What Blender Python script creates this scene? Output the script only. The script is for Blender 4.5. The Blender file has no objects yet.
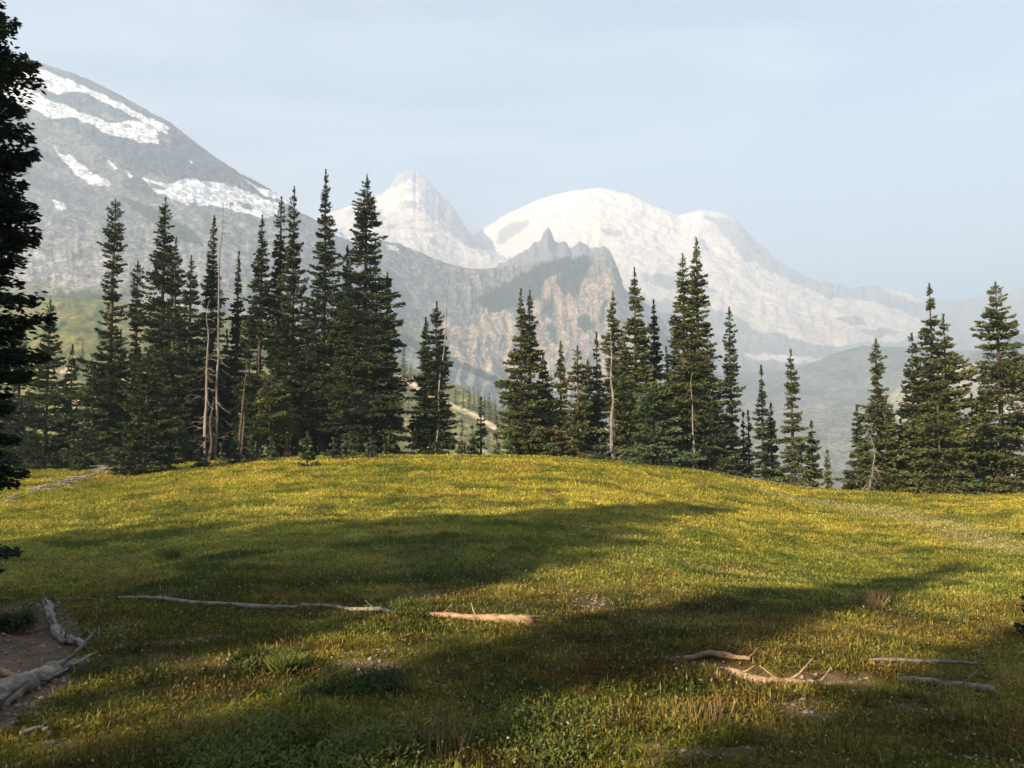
import bpy, math, random
import numpy as np

# ------------------------------------------------------------------ camera, sky, sun, exposure
SC = bpy.context.scene
F = 796.0                       # focal length in pixels of the 1024 wide frame
PITCH = math.atan(56.0 / F)     # the horizon lies 56 px below the middle
EYE = np.array([0.0, 0.0, 1.6])
cam_d = bpy.data.cameras.new('camera'); cam = bpy.data.objects.new('camera', cam_d)
SC.collection.objects.link(cam); SC.camera = cam
cam.location = EYE; cam.rotation_euler = (math.pi / 2 + PITCH, 0, 0)
cam_d.sensor_width = 36; cam_d.lens = 36 * F / 1024; cam_d.clip_start = 0.1; cam_d.clip_end = 60000

SUN_EL = 21.0
SUN_AZ = 41.0                   # the sun stands behind the camera, this far to its left
SDIR = np.array([math.sin(math.radians(SUN_AZ)), math.cos(math.radians(SUN_AZ))])   # way the shadows fall
w = bpy.data.worlds.new('World'); SC.world = w; w.use_nodes = True
wn, wl = w.node_tree.nodes, w.node_tree.links
wn.clear()
wo = wn.new('ShaderNodeOutputWorld'); wb = wn.new('ShaderNodeBackground'); sky = wn.new('ShaderNodeTexSky')
sky.sky_type = 'NISHITA'; sky.sun_disc = False
sky.sun_elevation = math.radians(SUN_EL); sky.sun_rotation = math.radians(180 + SUN_AZ)
sky.air_density = 1.0; sky.dust_density = 1.0; sky.ozone_density = 3.0; sky.altitude = 1500
# thin high cirrus, tied to directions of the sky
tc = wn.new('ShaderNodeTexCoord'); mp = wn.new('ShaderNodeMapping'); mp.inputs['Scale'].default_value = (1.2, 1.2, 7.0)
mp.inputs['Rotation'].default_value = (0.0, 0.18, 0.0)
nz = wn.new('ShaderNodeTexNoise'); nz.inputs['Scale'].default_value = 1.6; nz.inputs['Detail'].default_value = 7; nz.inputs['Roughness'].default_value = 0.6
nz.inputs['Distortion'].default_value = 0.5
rp = wn.new('ShaderNodeMapRange'); rp.inputs['From Min'].default_value = 0.46; rp.inputs['From Max'].default_value = 0.80
rp.inputs['To Min'].default_value = 0.0; rp.inputs['To Max'].default_value = 0.6
mx = wn.new('ShaderNodeMix'); mx.data_type = 'RGBA'
wl.new(tc.outputs['Generated'], mp.inputs['Vector']); wl.new(mp.outputs['Vector'], nz.inputs['Vector'])
wl.new(nz.outputs['Fac'], rp.inputs['Value']); wl.new(rp.outputs['Result'], mx.inputs['Factor'])
wl.new(sky.outputs['Color'], mx.inputs['A']); mx.inputs['B'].default_value = (5.2, 5.6, 6.2, 1)
wl.new(mx.outputs['Result'], wb.inputs['Color']); wb.inputs['Strength'].default_value = 0.055
wl.new(wb.outputs['Background'], wo.inputs['Surface'])

sun_d = bpy.data.lights.new('sun', 'SUN'); sun = bpy.data.objects.new('sun', sun_d); SC.collection.objects.link(sun)
sun_d.energy = 5.0; sun_d.angle = math.radians(0.6); sun_d.color = (1.0, 0.79, 0.52)
_el = math.radians(SUN_EL)
sun_vec = np.array([-SDIR[0] * math.cos(_el), -SDIR[1] * math.cos(_el), math.sin(_el)])
sun.rotation_euler = (math.pi / 2 - _el, 0, math.atan2(sun_vec[0], -sun_vec[1]))
sun.location = (-60, -60, 60)
vs = SC.view_settings
vs.view_transform = 'Standard'; vs.look = 'None'; vs.gamma = 1; vs.use_curve_mapping = False
vs.exposure = 2.0
SC.cycles.max_bounces = 5; SC.cycles.diffuse_bounces = 2; SC.cycles.glossy_bounces = 1
SC.cycles.transmission_bounces = 2; SC.cycles.volume_bounces = 1; SC.cycles.use_denoising = True
SC.cycles.transparent_max_bounces = 4

HAZE_DENSITY = 3.3e-4
HAZE_COLOR = (0.64, 0.79, 1.0)
FAR = 0.65                      # the far peaks stand at this share of the distances noted with them

# ------------------------------------------------------------------ numeric helpers
rng = np.random.default_rng(11)


def ray(px, py):
    c = (np.asarray(px, float) - 512) / F; v = (384 - np.asarray(py, float)) / F
    cp, sp = math.cos(PITCH), math.sin(PITCH)
    return c, cp - v * sp, sp + v * cp


def P(px, py, D):
    """world point on the ray of a picture point at forward distance D"""
    x, y, z = ray(px, py)
    k = np.asarray(D, float) / y
    return np.stack([x * k, y * k, EYE[2] + z * k], -1)


def project(V):
    cp, sp = math.cos(PITCH), math.sin(PITCH)
    d = V - EYE
    fy = d[..., 1] * cp + d[..., 2] * sp; uz = -d[..., 1] * sp + d[..., 2] * cp
    return 512 + F * d[..., 0] / fy, 384 - F * uz / fy


def _hash(i, j, s):
    n = (i * 374761393 + j * 668265263 + s * 974634777) & 0x7fffffff
    n = ((n ^ (n >> 13)) * 1274126177) & 0x7fffffff
    n = (n ^ (n >> 16)) & 0xffff
    return n / 65535.0


def vnoise(x, y, s=0):
    x = np.asarray(x, float); y = np.asarray(y, float)
    xi = np.floor(x).astype(np.int64); yi = np.floor(y).astype(np.int64)
    fx = x - xi; fy = y - yi
    fx = fx * fx * fx * (fx * (fx * 6 - 15) + 10); fy = fy * fy * fy * (fy * (fy * 6 - 15) + 10)
    a = _hash(xi, yi, s); b = _hash(xi + 1, yi, s); c = _hash(xi, yi + 1, s); d = _hash(xi + 1, yi + 1, s)
    return (a * (1 - fx) + b * fx) * (1 - fy) + (c * (1 - fx) + d * fx) * fy


def fbm(x, y, s=0, o=4, gain=0.5):
    t = 0; a = 1; n = 0; x = np.asarray(x, float); y = np.asarray(y, float)
    for k in range(o):
        t = t + a * vnoise(x, y, s + k * 17); n += a
        x, y = (x * 1.6 - y * 1.2) + 3.1, (x * 1.2 + y * 1.6) - 1.7; a *= gain
    return t / n


def ridged(x, y, s=0, o=4, gain=0.55):
    t = 0; a = 1; n = 0; x = np.asarray(x, float); y = np.asarray(y, float)
    for k in range(o):
        t = t + a * (1 - np.abs(2 * vnoise(x, y, s + k * 13) - 1)); n += a
        x = x * 2.03 + 5.3; y = y * 2.03 - 2.1; a *= gain
    return t / n


def sst(a, b, x):
    t = np.clip((np.asarray(x, float) - a) / (b - a), 0, 1)
    return t * t * (3 - 2 * t)


def in_poly(x, y, poly):
    x = np.asarray(x, float); y = np.asarray(y, float)
    r = np.zeros(x.shape, bool); n = len(poly)
    for i in range(n):
        x0, y0 = poly[i]; x1, y1 = poly[(i + 1) % n]
        if y0 == y1: continue
        c = ((y0 > y) != (y1 > y)) & (x < (x1 - x0) * (y - y0) / (y1 - y0) + x0)
        r ^= c
    return r


def seg_dist(x, y, pts):
    d = np.full(np.shape(x), 1e9)
    for (x0, y0), (x1, y1) in zip(pts[:-1], pts[1:]):
        dx, dy = x1 - x0, y1 - y0; L = dx * dx + dy * dy + 1e-9
        t = np.clip(((x - x0) * dx + (y - y0) * dy) / L, 0, 1)
        d = np.minimum(d, np.hypot(x - x0 - t * dx, y - y0 - t * dy))
    return d


def mix(a, b, t):
    t = np.asarray(t)[..., None]
    return np.asarray(a) * (1 - t) + np.asarray(b) * t


# ------------------------------------------------------------------ object helpers
def mesh_np(name, V, Fc, mat, col=None, parent=None, smooth=False):
    V = np.asarray(V, np.float32); Fc = np.asarray(Fc, np.int32)
    me = bpy.data.meshes.new(name); k = Fc.shape[1]; nf = len(Fc)
    me.vertices.add(len(V)); me.vertices.foreach_set('co', V.ravel())
    me.loops.add(nf * k); me.loops.foreach_set('vertex_index', Fc.ravel())
    me.polygons.add(nf)
    me.polygons.foreach_set('loop_start', np.arange(0, nf * k, k, dtype=np.int32))
    me.polygons.foreach_set('loop_total', np.full(nf, k, np.int32))
    if smooth: me.polygons.foreach_set('use_smooth', np.ones(nf, bool))
    if col is not None:
        a = me.color_attributes.new('Col', 'FLOAT_COLOR', 'POINT')
        c = np.ones((len(V), 4), np.float32); c[:, :3] = col
        a.data.foreach_set('color', c.ravel())
    me.update(calc_edges=True); me.validate()
    if mat: me.materials.append(mat)
    o = bpy.data.objects.new(name, me); SC.collection.objects.link(o)
    if parent: o.parent = parent
    return o


def tag(o, label=None, cat=None, group=None, kind=None):
    if label: o['label'] = label
    if cat: o['category'] = cat
    if group: o['group'] = group
    if kind: o['kind'] = kind
    return o


def empty(name, loc):
    o = bpy.data.objects.new(name, None); SC.collection.objects.link(o)
    o.location = tuple(float(v) for v in loc); o.empty_display_size = 0.3
    return o


class Tubes:
    """collects tapering tubes and makes ONE mesh"""
    def __init__(s): s.V = []; s.F = []; s.n = 0

    def add(s, pts, rad, k=6, rough=0.0, seed=0):
        pts = np.asarray(pts, float); rad = np.asarray(rad, float); m = len(pts)
        T = np.gradient(pts, axis=0); T /= np.linalg.norm(T, axis=1)[:, None] + 1e-9
        ref = np.array([0.31, 0.17, 0.93]) if abs(T[0][2]) < 0.8 else np.array([0.9, 0.3, 0.1])
        A = np.cross(T, ref); A /= np.linalg.norm(A, axis=1)[:, None] + 1e-9
        B = np.cross(T, A)
        a = np.arange(k) * 2 * math.pi / k
        R = rad[:, None] * (1 + rough * (vnoise(np.arange(m)[:, None] * 0.9 + seed, a[None, :] * 1.3 + seed * 3.1, 5) - 0.5) * 2)
        V = pts[:, None] + (A[:, None] * np.cos(a)[None, :, None] + B[:, None] * np.sin(a)[None, :, None]) * R[..., None]
        i = np.arange(m - 1)[:, None] * k; j = np.arange(k)[None, :]; j2 = (j + 1) % k
        f = np.stack([i + j, i + j2, i + k + j2, i + k + j], -1).reshape(-1, 4) + s.n
        s.V.append(V.reshape(-1, 3)); s.F.append(f); s.n += m * k
        c0 = pts[0] - T[0] * rad[0] * .2; c1 = pts[-1] + T[-1] * rad[-1] * .6
        s.V.append(np.array([c0, c1])); b = s.n - m * k
        j = np.arange(k); j2 = (j + 1) % k
        s.F.append(np.stack([b + j2, b + j, np.full(k, s.n), np.full(k, s.n)], -1))
        e = b + (m - 1) * k
        s.F.append(np.stack([e + j, e + j2, np.full(k, s.n + 1), np.full(k, s.n + 1)], -1))
        s.n += 2

    def build(s, name, mat, parent=None, col=None):
        V = np.concatenate(s.V); Fq = np.concatenate(s.F)
        me = bpy.data.meshes.new(name)
        faces = [tuple(q) if q[2] != q[3] else (q[0], q[1], q[2]) for q in Fq.tolist()]
        me.from_pydata(V.tolist(), [], faces)
        me.polygons.foreach_set('use_smooth', np.ones(len(me.polygons), bool))
        me.update(); me.materials.append(mat)
        o = bpy.data.objects.new(name, me); SC.collection.objects.link(o)
        if parent: o.parent = parent
        return o


    class parts:
        """the same, but every tube becomes a part of its own"""
        def __init__(s, root, name, mat): s.a = (root, name, mat)

        def add(s, *q, **kw):
            t = Tubes(); t.add(*q, **kw); t.build(s.a[1], s.a[2], s.a[0])


# ------------------------------------------------------------------ materials
def new_mat(name):
    m = bpy.data.materials.new(name); m.use_nodes = True
    n, l = m.node_tree.nodes, m.node_tree.links
    b = n['Principled BSDF']; b.inputs['Roughness'].default_value = 0.95
    b.inputs['Specular IOR Level'].default_value = 0.12
    return m, n, l, b


def attr_mat(name, scale=1.0, amount=0.5, bump=0.0, bscale=1.0, vor=0.0, vscale=1.0, transl=0.0, rough=0.95, detail=6):
    """colour from the mesh attribute, broken up by procedural noise, with procedural relief"""
    m, n, l, b = new_mat(name)
    b.inputs['Roughness'].default_value = rough
    at = n.new('ShaderNodeAttribute'); at.attribute_name = 'Col'
    g = n.new('ShaderNodeNewGeometry')
    t = n.new('ShaderNodeTexNoise'); t.inputs['Scale'].default_value = scale; t.inputs['Detail'].default_value = detail
    t.inputs['Roughness'].default_value = 0.65
    l.new(g.outputs['Position'], t.inputs['Vector'])
    mr = n.new('ShaderNodeMapRange'); mr.inputs['From Min'].default_value = 0.3; mr.inputs['From Max'].default_value = 0.7
    mr.inputs['To Min'].default_value = 1 - amount; mr.inputs['To Max'].default_value = 1 + amount
    l.new(t.outputs['Fac'], mr.inputs['Value'])
    fac = mr.outputs['Result']
    if vor > 0:
        v = n.new('ShaderNodeTexVoronoi'); v.inputs['Scale'].default_value = vscale; l.new(g.outputs['Position'], v.inputs['Vector'])
        sp = n.new('ShaderNodeSeparateColor'); l.new(v.outputs['Color'], sp.inputs['Color'])
        m2 = n.new('ShaderNodeMapRange'); m2.inputs['To Min'].default_value = 1 - vor; m2.inputs['To Max'].default_value = 1 + vor
        l.new(sp.outputs['Red'], m2.inputs['Value'])
        mu = n.new('ShaderNodeMath'); mu.operation = 'MULTIPLY'; l.new(fac, mu.inputs[0]); l.new(m2.outputs['Result'], mu.inputs[1])
        fac = mu.outputs[0]
    vm = n.new('ShaderNodeVectorMath'); vm.operation = 'SCALE'
    l.new(at.outputs['Color'], vm.inputs[0]); l.new(fac, vm.inputs['Scale'])
    l.new(vm.outputs['Vector'], b.inputs['Base Color'])
    if bump > 0:
        t2 = n.new('ShaderNodeTexNoise'); t2.inputs['Scale'].default_value = bscale; t2.inputs['Detail'].default_value = 5
        t2.inputs['Roughness'].default_value = 0.7
        l.new(g.outputs['Position'], t2.inputs['Vector'])
        bp = n.new('ShaderNodeBump'); bp.inputs['Strength'].default_value = 1.0; bp.inputs['Distance'].default_value = bump
        l.new(t2.outputs['Fac'], bp.inputs['Height']); l.new(bp.outputs['Normal'], b.inputs['Normal'])
    if transl > 0:
        tr = n.new('ShaderNodeBsdfTranslucent'); l.new(vm.outputs['Vector'], tr.inputs['Color'])
        ms = n.new('ShaderNodeMixShader'); ms.inputs['Fac'].default_value = transl
        l.new(b.outputs['BSDF'], ms.inputs[1]); l.new(tr.outputs['BSDF'], ms.inputs[2])
        l.new(ms.outputs['Shader'], n['Material Output'].inputs['Surface'])
    return m


def wood_mat(name, c1, c2, scale=6, bump=0.02, stretch=(1, 1, 1)):
    m, n, l, b = new_mat(name)
    g = n.new('ShaderNodeTexCoord'); mpp = n.new('ShaderNodeMapping'); mpp.inputs['Scale'].default_value = stretch
    t = n.new('ShaderNodeTexNoise'); t.inputs['Scale'].default_value = scale; t.inputs['Detail'].default_value = 8; t.inputs['Roughness'].default_value = 0.7
    l.new(g.outputs['Object'], mpp.inputs['Vector']); l.new(mpp.outputs['Vector'], t.inputs['Vector'])
    r = n.new('ShaderNodeValToRGB'); r.color_ramp.elements[0].position = 0.32; r.color_ramp.elements[1].position = 0.68
    r.color_ramp.elements[0].color = (*c1, 1); r.color_ramp.elements[1].color = (*c2, 1)
    l.new(t.outputs['Fac'], r.inputs['Fac']); l.new(r.outputs['Color'], b.inputs['Base Color'])
    bp = n.new('ShaderNodeBump'); bp.inputs['Distance'].default_value = bump; bp.inputs['Strength'].default_value = 1
    l.new(t.outputs['Fac'], bp.inputs['Height']); l.new(bp.outputs['Normal'], b.inputs['Normal'])
    return m


M_rock = attr_mat('mountain_rock', scale=0.02, amount=0.30, bump=16.0, bscale=0.035, vor=0.38, vscale=0.11, detail=9)
M_far = attr_mat('far_mountain', scale=0.006, amount=0.12, bump=26.0, bscale=0.016, detail=8)
M_slope = attr_mat('slope_turf', scale=0.25, amount=0.45, bump=0.8, bscale=0.4)
M_soil = attr_mat('meadow_soil', scale=3.0, amount=0.4, bump=0.05, bscale=9.0)
M_grass = attr_mat('grass_leaves', scale=2.0, amount=0.20, transl=0.35, rough=0.7)
M_leaf = attr_mat('fir_needles', scale=1.5, amount=0.30, transl=0.15, rough=0.75)
M_farleaf = attr_mat('far_fir_needles', scale=0.3, amount=0.3)
M_bark = wood_mat('bark', (0.03, 0.024, 0.018), (0.10, 0.08, 0.062), 5, 0.03, (1, 1, 0.25))
M_dead = wood_mat('weathered_wood', (0.06, 0.053, 0.047), (0.25, 0.225, 0.195), 7, 0.02, (1, 1, 0.3))
M_log = wood_mat('bleached_log', (0.07, 0.06, 0.05), (0.34, 0.30, 0.26), 9, 0.03, (0.5, 1.5, 1.5))
M_logwarm = wood_mat('sun_tinted_log', (0.10, 0.065, 0.04), (0.42, 0.30, 0.19), 9, 0.02, (0.5, 1.5, 1.5))  # orange sunlight on the wood mixed into its colour

# ------------------------------------------------------------------ near ground
_cr_px = [-900, -200, 0, 100, 200, 300, 380, 450, 550, 620, 680, 740, 800, 850, 1024, 1300, 2000]
_cr_py = [470, 474, 474, 470, 463, 458, 457, 457, 458, 462, 469, 480, 489, 494, 495, 497, 500]
_cr_D = [44, 46, 47, 47, 46, 45, 45, 45, 46, 46, 45, 43, 42, 41, 40, 40, 40]


def ground0(x, y):
    x = np.asarray(x, float); y = np.asarray(y, float)
    px = 512 + F * x / np.maximum(y, 14)
    D = np.interp(px, _cr_px, _cr_D); py = np.interp(px, _cr_px, _cr_py)
    zc = 1.6 - (py - 440) / F * D
    t = np.clip(y / D, 0, 1); s = t * t * (3 - 2 * t)
    z = zc * s - 0.62 * np.sin(math.pi * t ** 0.8) ** 1.5
    b = np.maximum(y - D, 0)
    z = z - np.where(b < 14, 0.018 * b * b, 0.018 * 196 + 0.5 * (b - 14))
    return z


def ground(x, y):
    z = ground0(x, y)
    near = sst(1.0, 3.5, y)
    z = z + near * 0.16 * (fbm(np.asarray(x) / 2.6, np.asarray(y) / 2.6, 3, 3) - 0.5)
    z = z + 0.5 * (fbm(np.asarray(x) / 11, np.asarray(y) / 11, 8, 2) - 0.5) * sst(5, 12, y) * (1 - sst(36, 48, y))
    z = z - 0.10 * np.exp(-(trail_d(x, y) / 0.28) ** 2) - 0.14 * np.exp(-(scar_d(x, y) / 0.16) ** 2)
    return z


def hit0(px, py):
    """forward distance at which a picture ray meets the near ground"""
    x, y, z = ray(px, py)
    for D in np.arange(3.0, 60, 0.1):
        k = D / y
        if EYE[2] + z * k < float(ground0(x * k, D)): return np.array([x * k, D])
    return np.array([x * 45 / y, 45.0])


TRAIL = [hit0(*p) for p in [(-60, 600), (0, 597), (22, 603), (34, 620), (36, 640), (30, 655), (30, 672), (0, 690), (-60, 730)]]
SCAR = [hit0(*p) for p in [(690, 661), (735, 668), (770, 680), (820, 684), (880, 680), (940, 684), (1000, 690)]]
SCAR2 = [hit0(*p) for p in [(20, 664), (70, 661), (100, 668), (160, 660), (230, 664)]]
PALE = [hit0(*p) for p in [(770, 491), (820, 500), (880, 511), (940, 522), (1000, 540), (1060, 552)]]


def trail_d(x, y): return seg_dist(x, y, TRAIL)
def scar_d(x, y): return seg_dist(x, y, SCAR)


def hit(px, py):
    x, y, z = ray(px, py)
    Ds = np.arange(3.0, 60, 0.03); k = Ds / y
    g = ground(x * k, Ds); below = np.nonzero(EYE[2] + z * k < g)[0]
    i = below[0] if len(below) else 1400
    return np.array([x * k[i], Ds[i], float(g[i])])


def meadow_tint(x, y, seed_noise=True):
    """turf colour at a place, with far sunlight and near shade painted in"""
    n1 = fbm(x / 5.0, y / 5.0, 21, 4); n2 = fbm(x / 1.3, y / 1.3, 33, 4); n3 = fbm(x / 0.5, y / 0.5, 41, 3)
    c = mix((0.125, 0.140, 0.022), (0.25, 0.238, 0.045), sst(0.36, 0.62, 0.5 * n1 + 0.5 * n2))
    c = mix(c, (0.045, 0.075, 0.014), sst(0.52, 0.72, n2) * 0.8)
    c = mix(c, (0.15, 0.085, 0.025), sst(0.62, 0.74, n3) * 0.4)
    c = mix(c, (0.27, 0.215, 0.06), sst(0.60, 0.74, fbm(x / 2.0, y / 0.9, 55, 3)) * 0.5)
    c = c * (0.55 + 0.9 * fbm(x / 0.9, y / 0.55, 131, 4, 0.6))[..., None]
    c = mix(c, (0.035, 0.062, 0.012), sst(0.60, 0.68, fbm(x / 1.6, y / 0.9, 141, 3)) * 0.7)
    far = sst(14, 30, y)
    c = mix(c, c * np.array([1.38, 1.22, 0.95]), far)  # sunlit brightness of the far grass put into the colour
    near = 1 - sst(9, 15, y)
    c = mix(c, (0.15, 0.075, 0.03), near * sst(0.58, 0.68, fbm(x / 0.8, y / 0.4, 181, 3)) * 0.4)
    c = mix(c, c * np.array([0.62, 0.56, 0.50]) * (0.45 + 1.1 * fbm(x / 0.45, y / 0.3, 171, 3, 0.6))[..., None], near)  # foreground shade darkened into the turf colour
    c = mix(c, (0.33, 0.29, 0.13), np.exp(-(seg_dist(x, y, PALE) / 0.9) ** 2) * 0.55)
    return c


def bare(x, y):
    """1 where soil lies open"""
    j = (fbm(x / 0.35, y / 0.35, 61, 3) - 0.5)
    t = 1 - sst(0.26, 0.52, trail_d(x, y) + 0.35 * j)
    s = 1 - sst(0.08, 0.24, scar_d(x, y) + 0.28 * j)
    s2 = 1 - sst(0.05, 0.3, seg_dist(x, y, SCAR2) + 0.5 * j)
    nn = sst(0.66, 0.76, fbm(x / 1.1, y / 0.6, 71, 4)) * (1 - sst(9, 15, y)) * 0.9
    return np.clip(np.maximum(np.maximum(t, s), np.maximum(s2 * .5, nn * .8)), 0, 1)


def spaced(a0, a1, f):
    r = [a0]
    while r[-1] < a1: r.append(r[-1] + f(r[-1]))
    return np.array(r)


ys = spaced(-60, 240, lambda v: 2.5 if v < -5 else (0.5 if v < 2 else 0.06 + 0.012 * max(v, 0) if v < 60 else 3.0))
xh = spaced(0, 220, lambda v: 0.07 + 0.02 * v)
xs = np.concatenate([-xh[::-1][:-1], xh])
GX, GY = np.meshgrid(xs, ys)
GZ = ground(GX, GY)
bb = bare(GX, GY)
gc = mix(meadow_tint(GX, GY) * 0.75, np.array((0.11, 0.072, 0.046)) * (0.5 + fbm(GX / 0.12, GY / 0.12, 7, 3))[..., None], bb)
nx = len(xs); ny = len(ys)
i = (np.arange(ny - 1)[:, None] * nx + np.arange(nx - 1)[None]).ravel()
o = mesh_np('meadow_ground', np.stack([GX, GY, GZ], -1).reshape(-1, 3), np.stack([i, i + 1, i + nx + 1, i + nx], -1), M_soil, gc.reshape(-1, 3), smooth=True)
tag(o, 'grassy meadow knoll rising to the line of firs', 'meadow', kind='structure')

# the valley floor reaching the horizon
vz = -62.0
xs2 = np.linspace(-7900, 7900, 121); ys2 = np.linspace(-1150, 8500, 121)
VX, VY = np.meshgrid(xs2, ys2)
vc = mix((0.16, 0.15, 0.12), (0.10, 0.11, 0.06), fbm(VX / 900, VY / 900, 5, 3))
i = (np.arange(120)[:, None] * 121 + np.arange(120)[None]).ravel()
o = mesh_np('valley_ground', np.stack([VX, VY, VX * 0 + vz], -1).reshape(-1, 3), np.stack([i, i + 1, i + 122, i + 121], -1), M_slope, vc.reshape(-1, 3))
tag(o, 'flat grey valley floor far below the meadow', 'valley', kind='structure')


# ------------------------------------------------------------------ mountains
def sheet(name, curves, px0, px1, step, rows, relief, colour, mat, gully=0.0, gw=9, fine=1.0, seed=0, skyfade=0.35, jag=0.0, back=((1.12, 0.45), (1.3, -0.3))):
    """terrain surface through contour curves, each a list of (px, py, distance), from its foot to its ridge"""
    cols = np.arange(px0, px1 + step, step)
    A = []
    for ci, c in enumerate(curves):
        c = np.array(c, float)
        jj = (jag(cols) if callable(jag) else jag) if ci == len(curves) - 1 else 0
        A.append(P(cols, np.interp(cols, c[:, 0], c[:, 1]) + jj * (fbm(cols / 5.0, cols * 0 + seed, seed, 4, 0.65) - 0.5) * 2, np.interp(cols, c[:, 0], c[:, 2])))
    ridge = A[-1]
    for kd, kz in back:                       # the far side of the mountain
        B = ridge.copy(); B[:, :2] *= kd; B[:, 2] = vz + (ridge[:, 2] - vz) * kz - 5
        A.append(B)
    A = np.array(A)                           # curve, column, xyz
    nc = len(curves); parts = []
    for k in range(len(A) - 1):
        n = rows if isinstance(rows, int) else rows[k] if k < len(rows) else 10
        if k >= nc - 1: n = 8
        t = np.linspace(0, 1, n, endpoint=False)[:, None, None]
        p = A[k][None] * (1 - t) + A[k + 1][None] * t
        parts.append(p)
    parts.append(A[-1][None])
    G = np.concatenate(parts, 0)
    nfront = sum(len(p) for p in parts[:nc - 1])
    # soften the kinks between the curves but keep the skyline
    S = G.copy()
    for _ in range(14):
        S[1:nfront - 1] = 0.25 * S[:nfront - 2] + 0.5 * S[1:nfront - 1] + 0.25 * S[2:nfront]
    G[:nfront] = S[:nfront]
    du = np.gradient(G, axis=1); dv = np.gradient(G, axis=0)
    N = np.cross(du, dv); N /= np.linalg.norm(N, axis=2)[..., None] + 1e-9
    N[N[..., 2] < 0] *= -1
    lat = G[..., 0] + 0.25 * G[..., 1]; up = G[..., 2] * 1.1 + G[..., 1] * 0.45
    amp, wl_ = relief
    h = amp * (ridged(lat / wl_, up / wl_, seed, 5) - 0.55) * 1.6
    h = h + amp * 0.7 * (fbm(lat / (wl_ * 0.6), up / (wl_ * 0.6), seed + 50, 4) - 0.5)
    if fine: h = h + fine * amp * 0.32 * (fbm(lat / (wl_ * 0.08), up / (wl_ * 0.08), seed + 90, 3) - 0.5)
    if gully:
        wob = 1.3 * (fbm(lat / wl_ * 2, up / wl_ * 2, seed + 7, 3) - 0.5)
        pxg, _ = project(G)
        gg = ridged((pxg + 0.16 * (up - lat) / wl_ * gw) / gw + wob * 0.6, up / (wl_ * 1.1), seed + 31, 5, 0.65)
        h = h + (gully(pxg, 0) if callable(gully) else gully) * (gg - 0.5)
    r = np.arange(len(G))[:, None]
    fade = np.where(r < nfront, np.clip((nfront - r) / 18.0, skyfade, 1), skyfade)
    fade = fade * np.clip(r / 6.0, 0, 1)
    G = G + N * (h * fade)[..., None]
    pxv, pyv = project(G)
    c = colour(pxv, pyv, G)
    m, n = G.shape[:2]
    i = (np.arange(m - 1)[:, None] * n + np.arange(n - 1)[None]).ravel()
    o = mesh_np(name, G.reshape(-1, 3), np.stack([i, i + 1, i + n + 1, i + n], -1), mat, c.reshape(-1, 3), smooth=True)
    return o, G, pxv, pyv, nfront


SNOW = np.array([0.86, 0.86, 0.87])
def snow_mask(px, py, polys, j=2.0, s=3, sc=7.0):
    a = px + j * 2 * (fbm(px / sc, py / sc, s, 4) - 0.5); b = py + j * 2 * (fbm(px / sc, py / sc, s + 9, 4) - 0.5)
    m = np.zeros(px.shape, bool)
    for p in polys: m |= in_poly(a, b, p)
    return m.astype(float)


# --- the great glaciated volcano
sky_v = [(380, 300, 9000), (440, 262, 9000), (478, 232, 8900), (500, 217, 8800), (520, 208, 8700), (540, 199, 8600), (570, 191, 8500), (600, 188, 8500), (630, 194, 8500), (655, 207, 8500), (680, 215, 8500),
         (700, 210, 8600), (718, 212, 8600), (738, 222, 8600), (752, 238, 8600), (780, 262, 8400), (805, 277, 8300), (850, 290, 8200), (875, 284, 8100), (900, 291, 8000), (930, 300, 8000), (960, 300, 8000), (990, 292, 8000), (1030, 288, 8000), (1120, 292, 8000), (1250, 330, 8000)]
mid_v = [(380, 330, 7000), (478, 290, 7000), (600, 262, 7000), (700, 280, 6900), (800, 305, 6600), (900, 330, 6200), (1000, 340, 6200), (1250, 360, 6200)]
foot_v = [(380, 430, 4600), (600, 420, 4600), (800, 420, 4200), (1000, 430, 4200), (1250, 430, 4200)]
V_SNOW = [[(380, 300), (440, 262), (478, 232), (500, 217), (540, 196), (570, 188), (600, 185), (630, 190), (655, 204), (680, 213), (700, 208), (718, 210), (738, 220), (728, 226), (712, 222), (728, 240), (738, 256), (770, 272), (800, 285), (830, 297), (870, 300),
           (905, 312), (922, 322), (925, 334), (895, 342), (868, 340), (850, 346), (820, 345), (790, 338), (760, 330), (735, 318), (700, 306), (660, 300), (620, 290), (560, 330), (380, 360)],
          [(868, 281), (900, 289), (928, 299), (918, 303), (890, 292)],
          [(742, 352), (790, 356), (830, 360), (800, 364), (750, 358)]]
V_ROCK = [[(497, 232), (512, 222), (528, 218), (530, 224), (516, 234), (505, 244), (495, 246)], [(700, 214), (715, 215), (740, 225), (760, 245), (800, 277), (780, 272), (745, 255), (730, 238), (712, 222)],
          [(640, 272), (700, 282), (720, 292), (690, 292), (650, 284)], [(835, 318), (860, 316), (868, 322), (850, 326)], [(850, 330), (885, 328), (905, 332), (880, 337)],
          [(690, 238), (704, 240), (712, 250), (700, 250)], [(600, 228), (618, 230), (622, 236), (606, 236)]]


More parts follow.
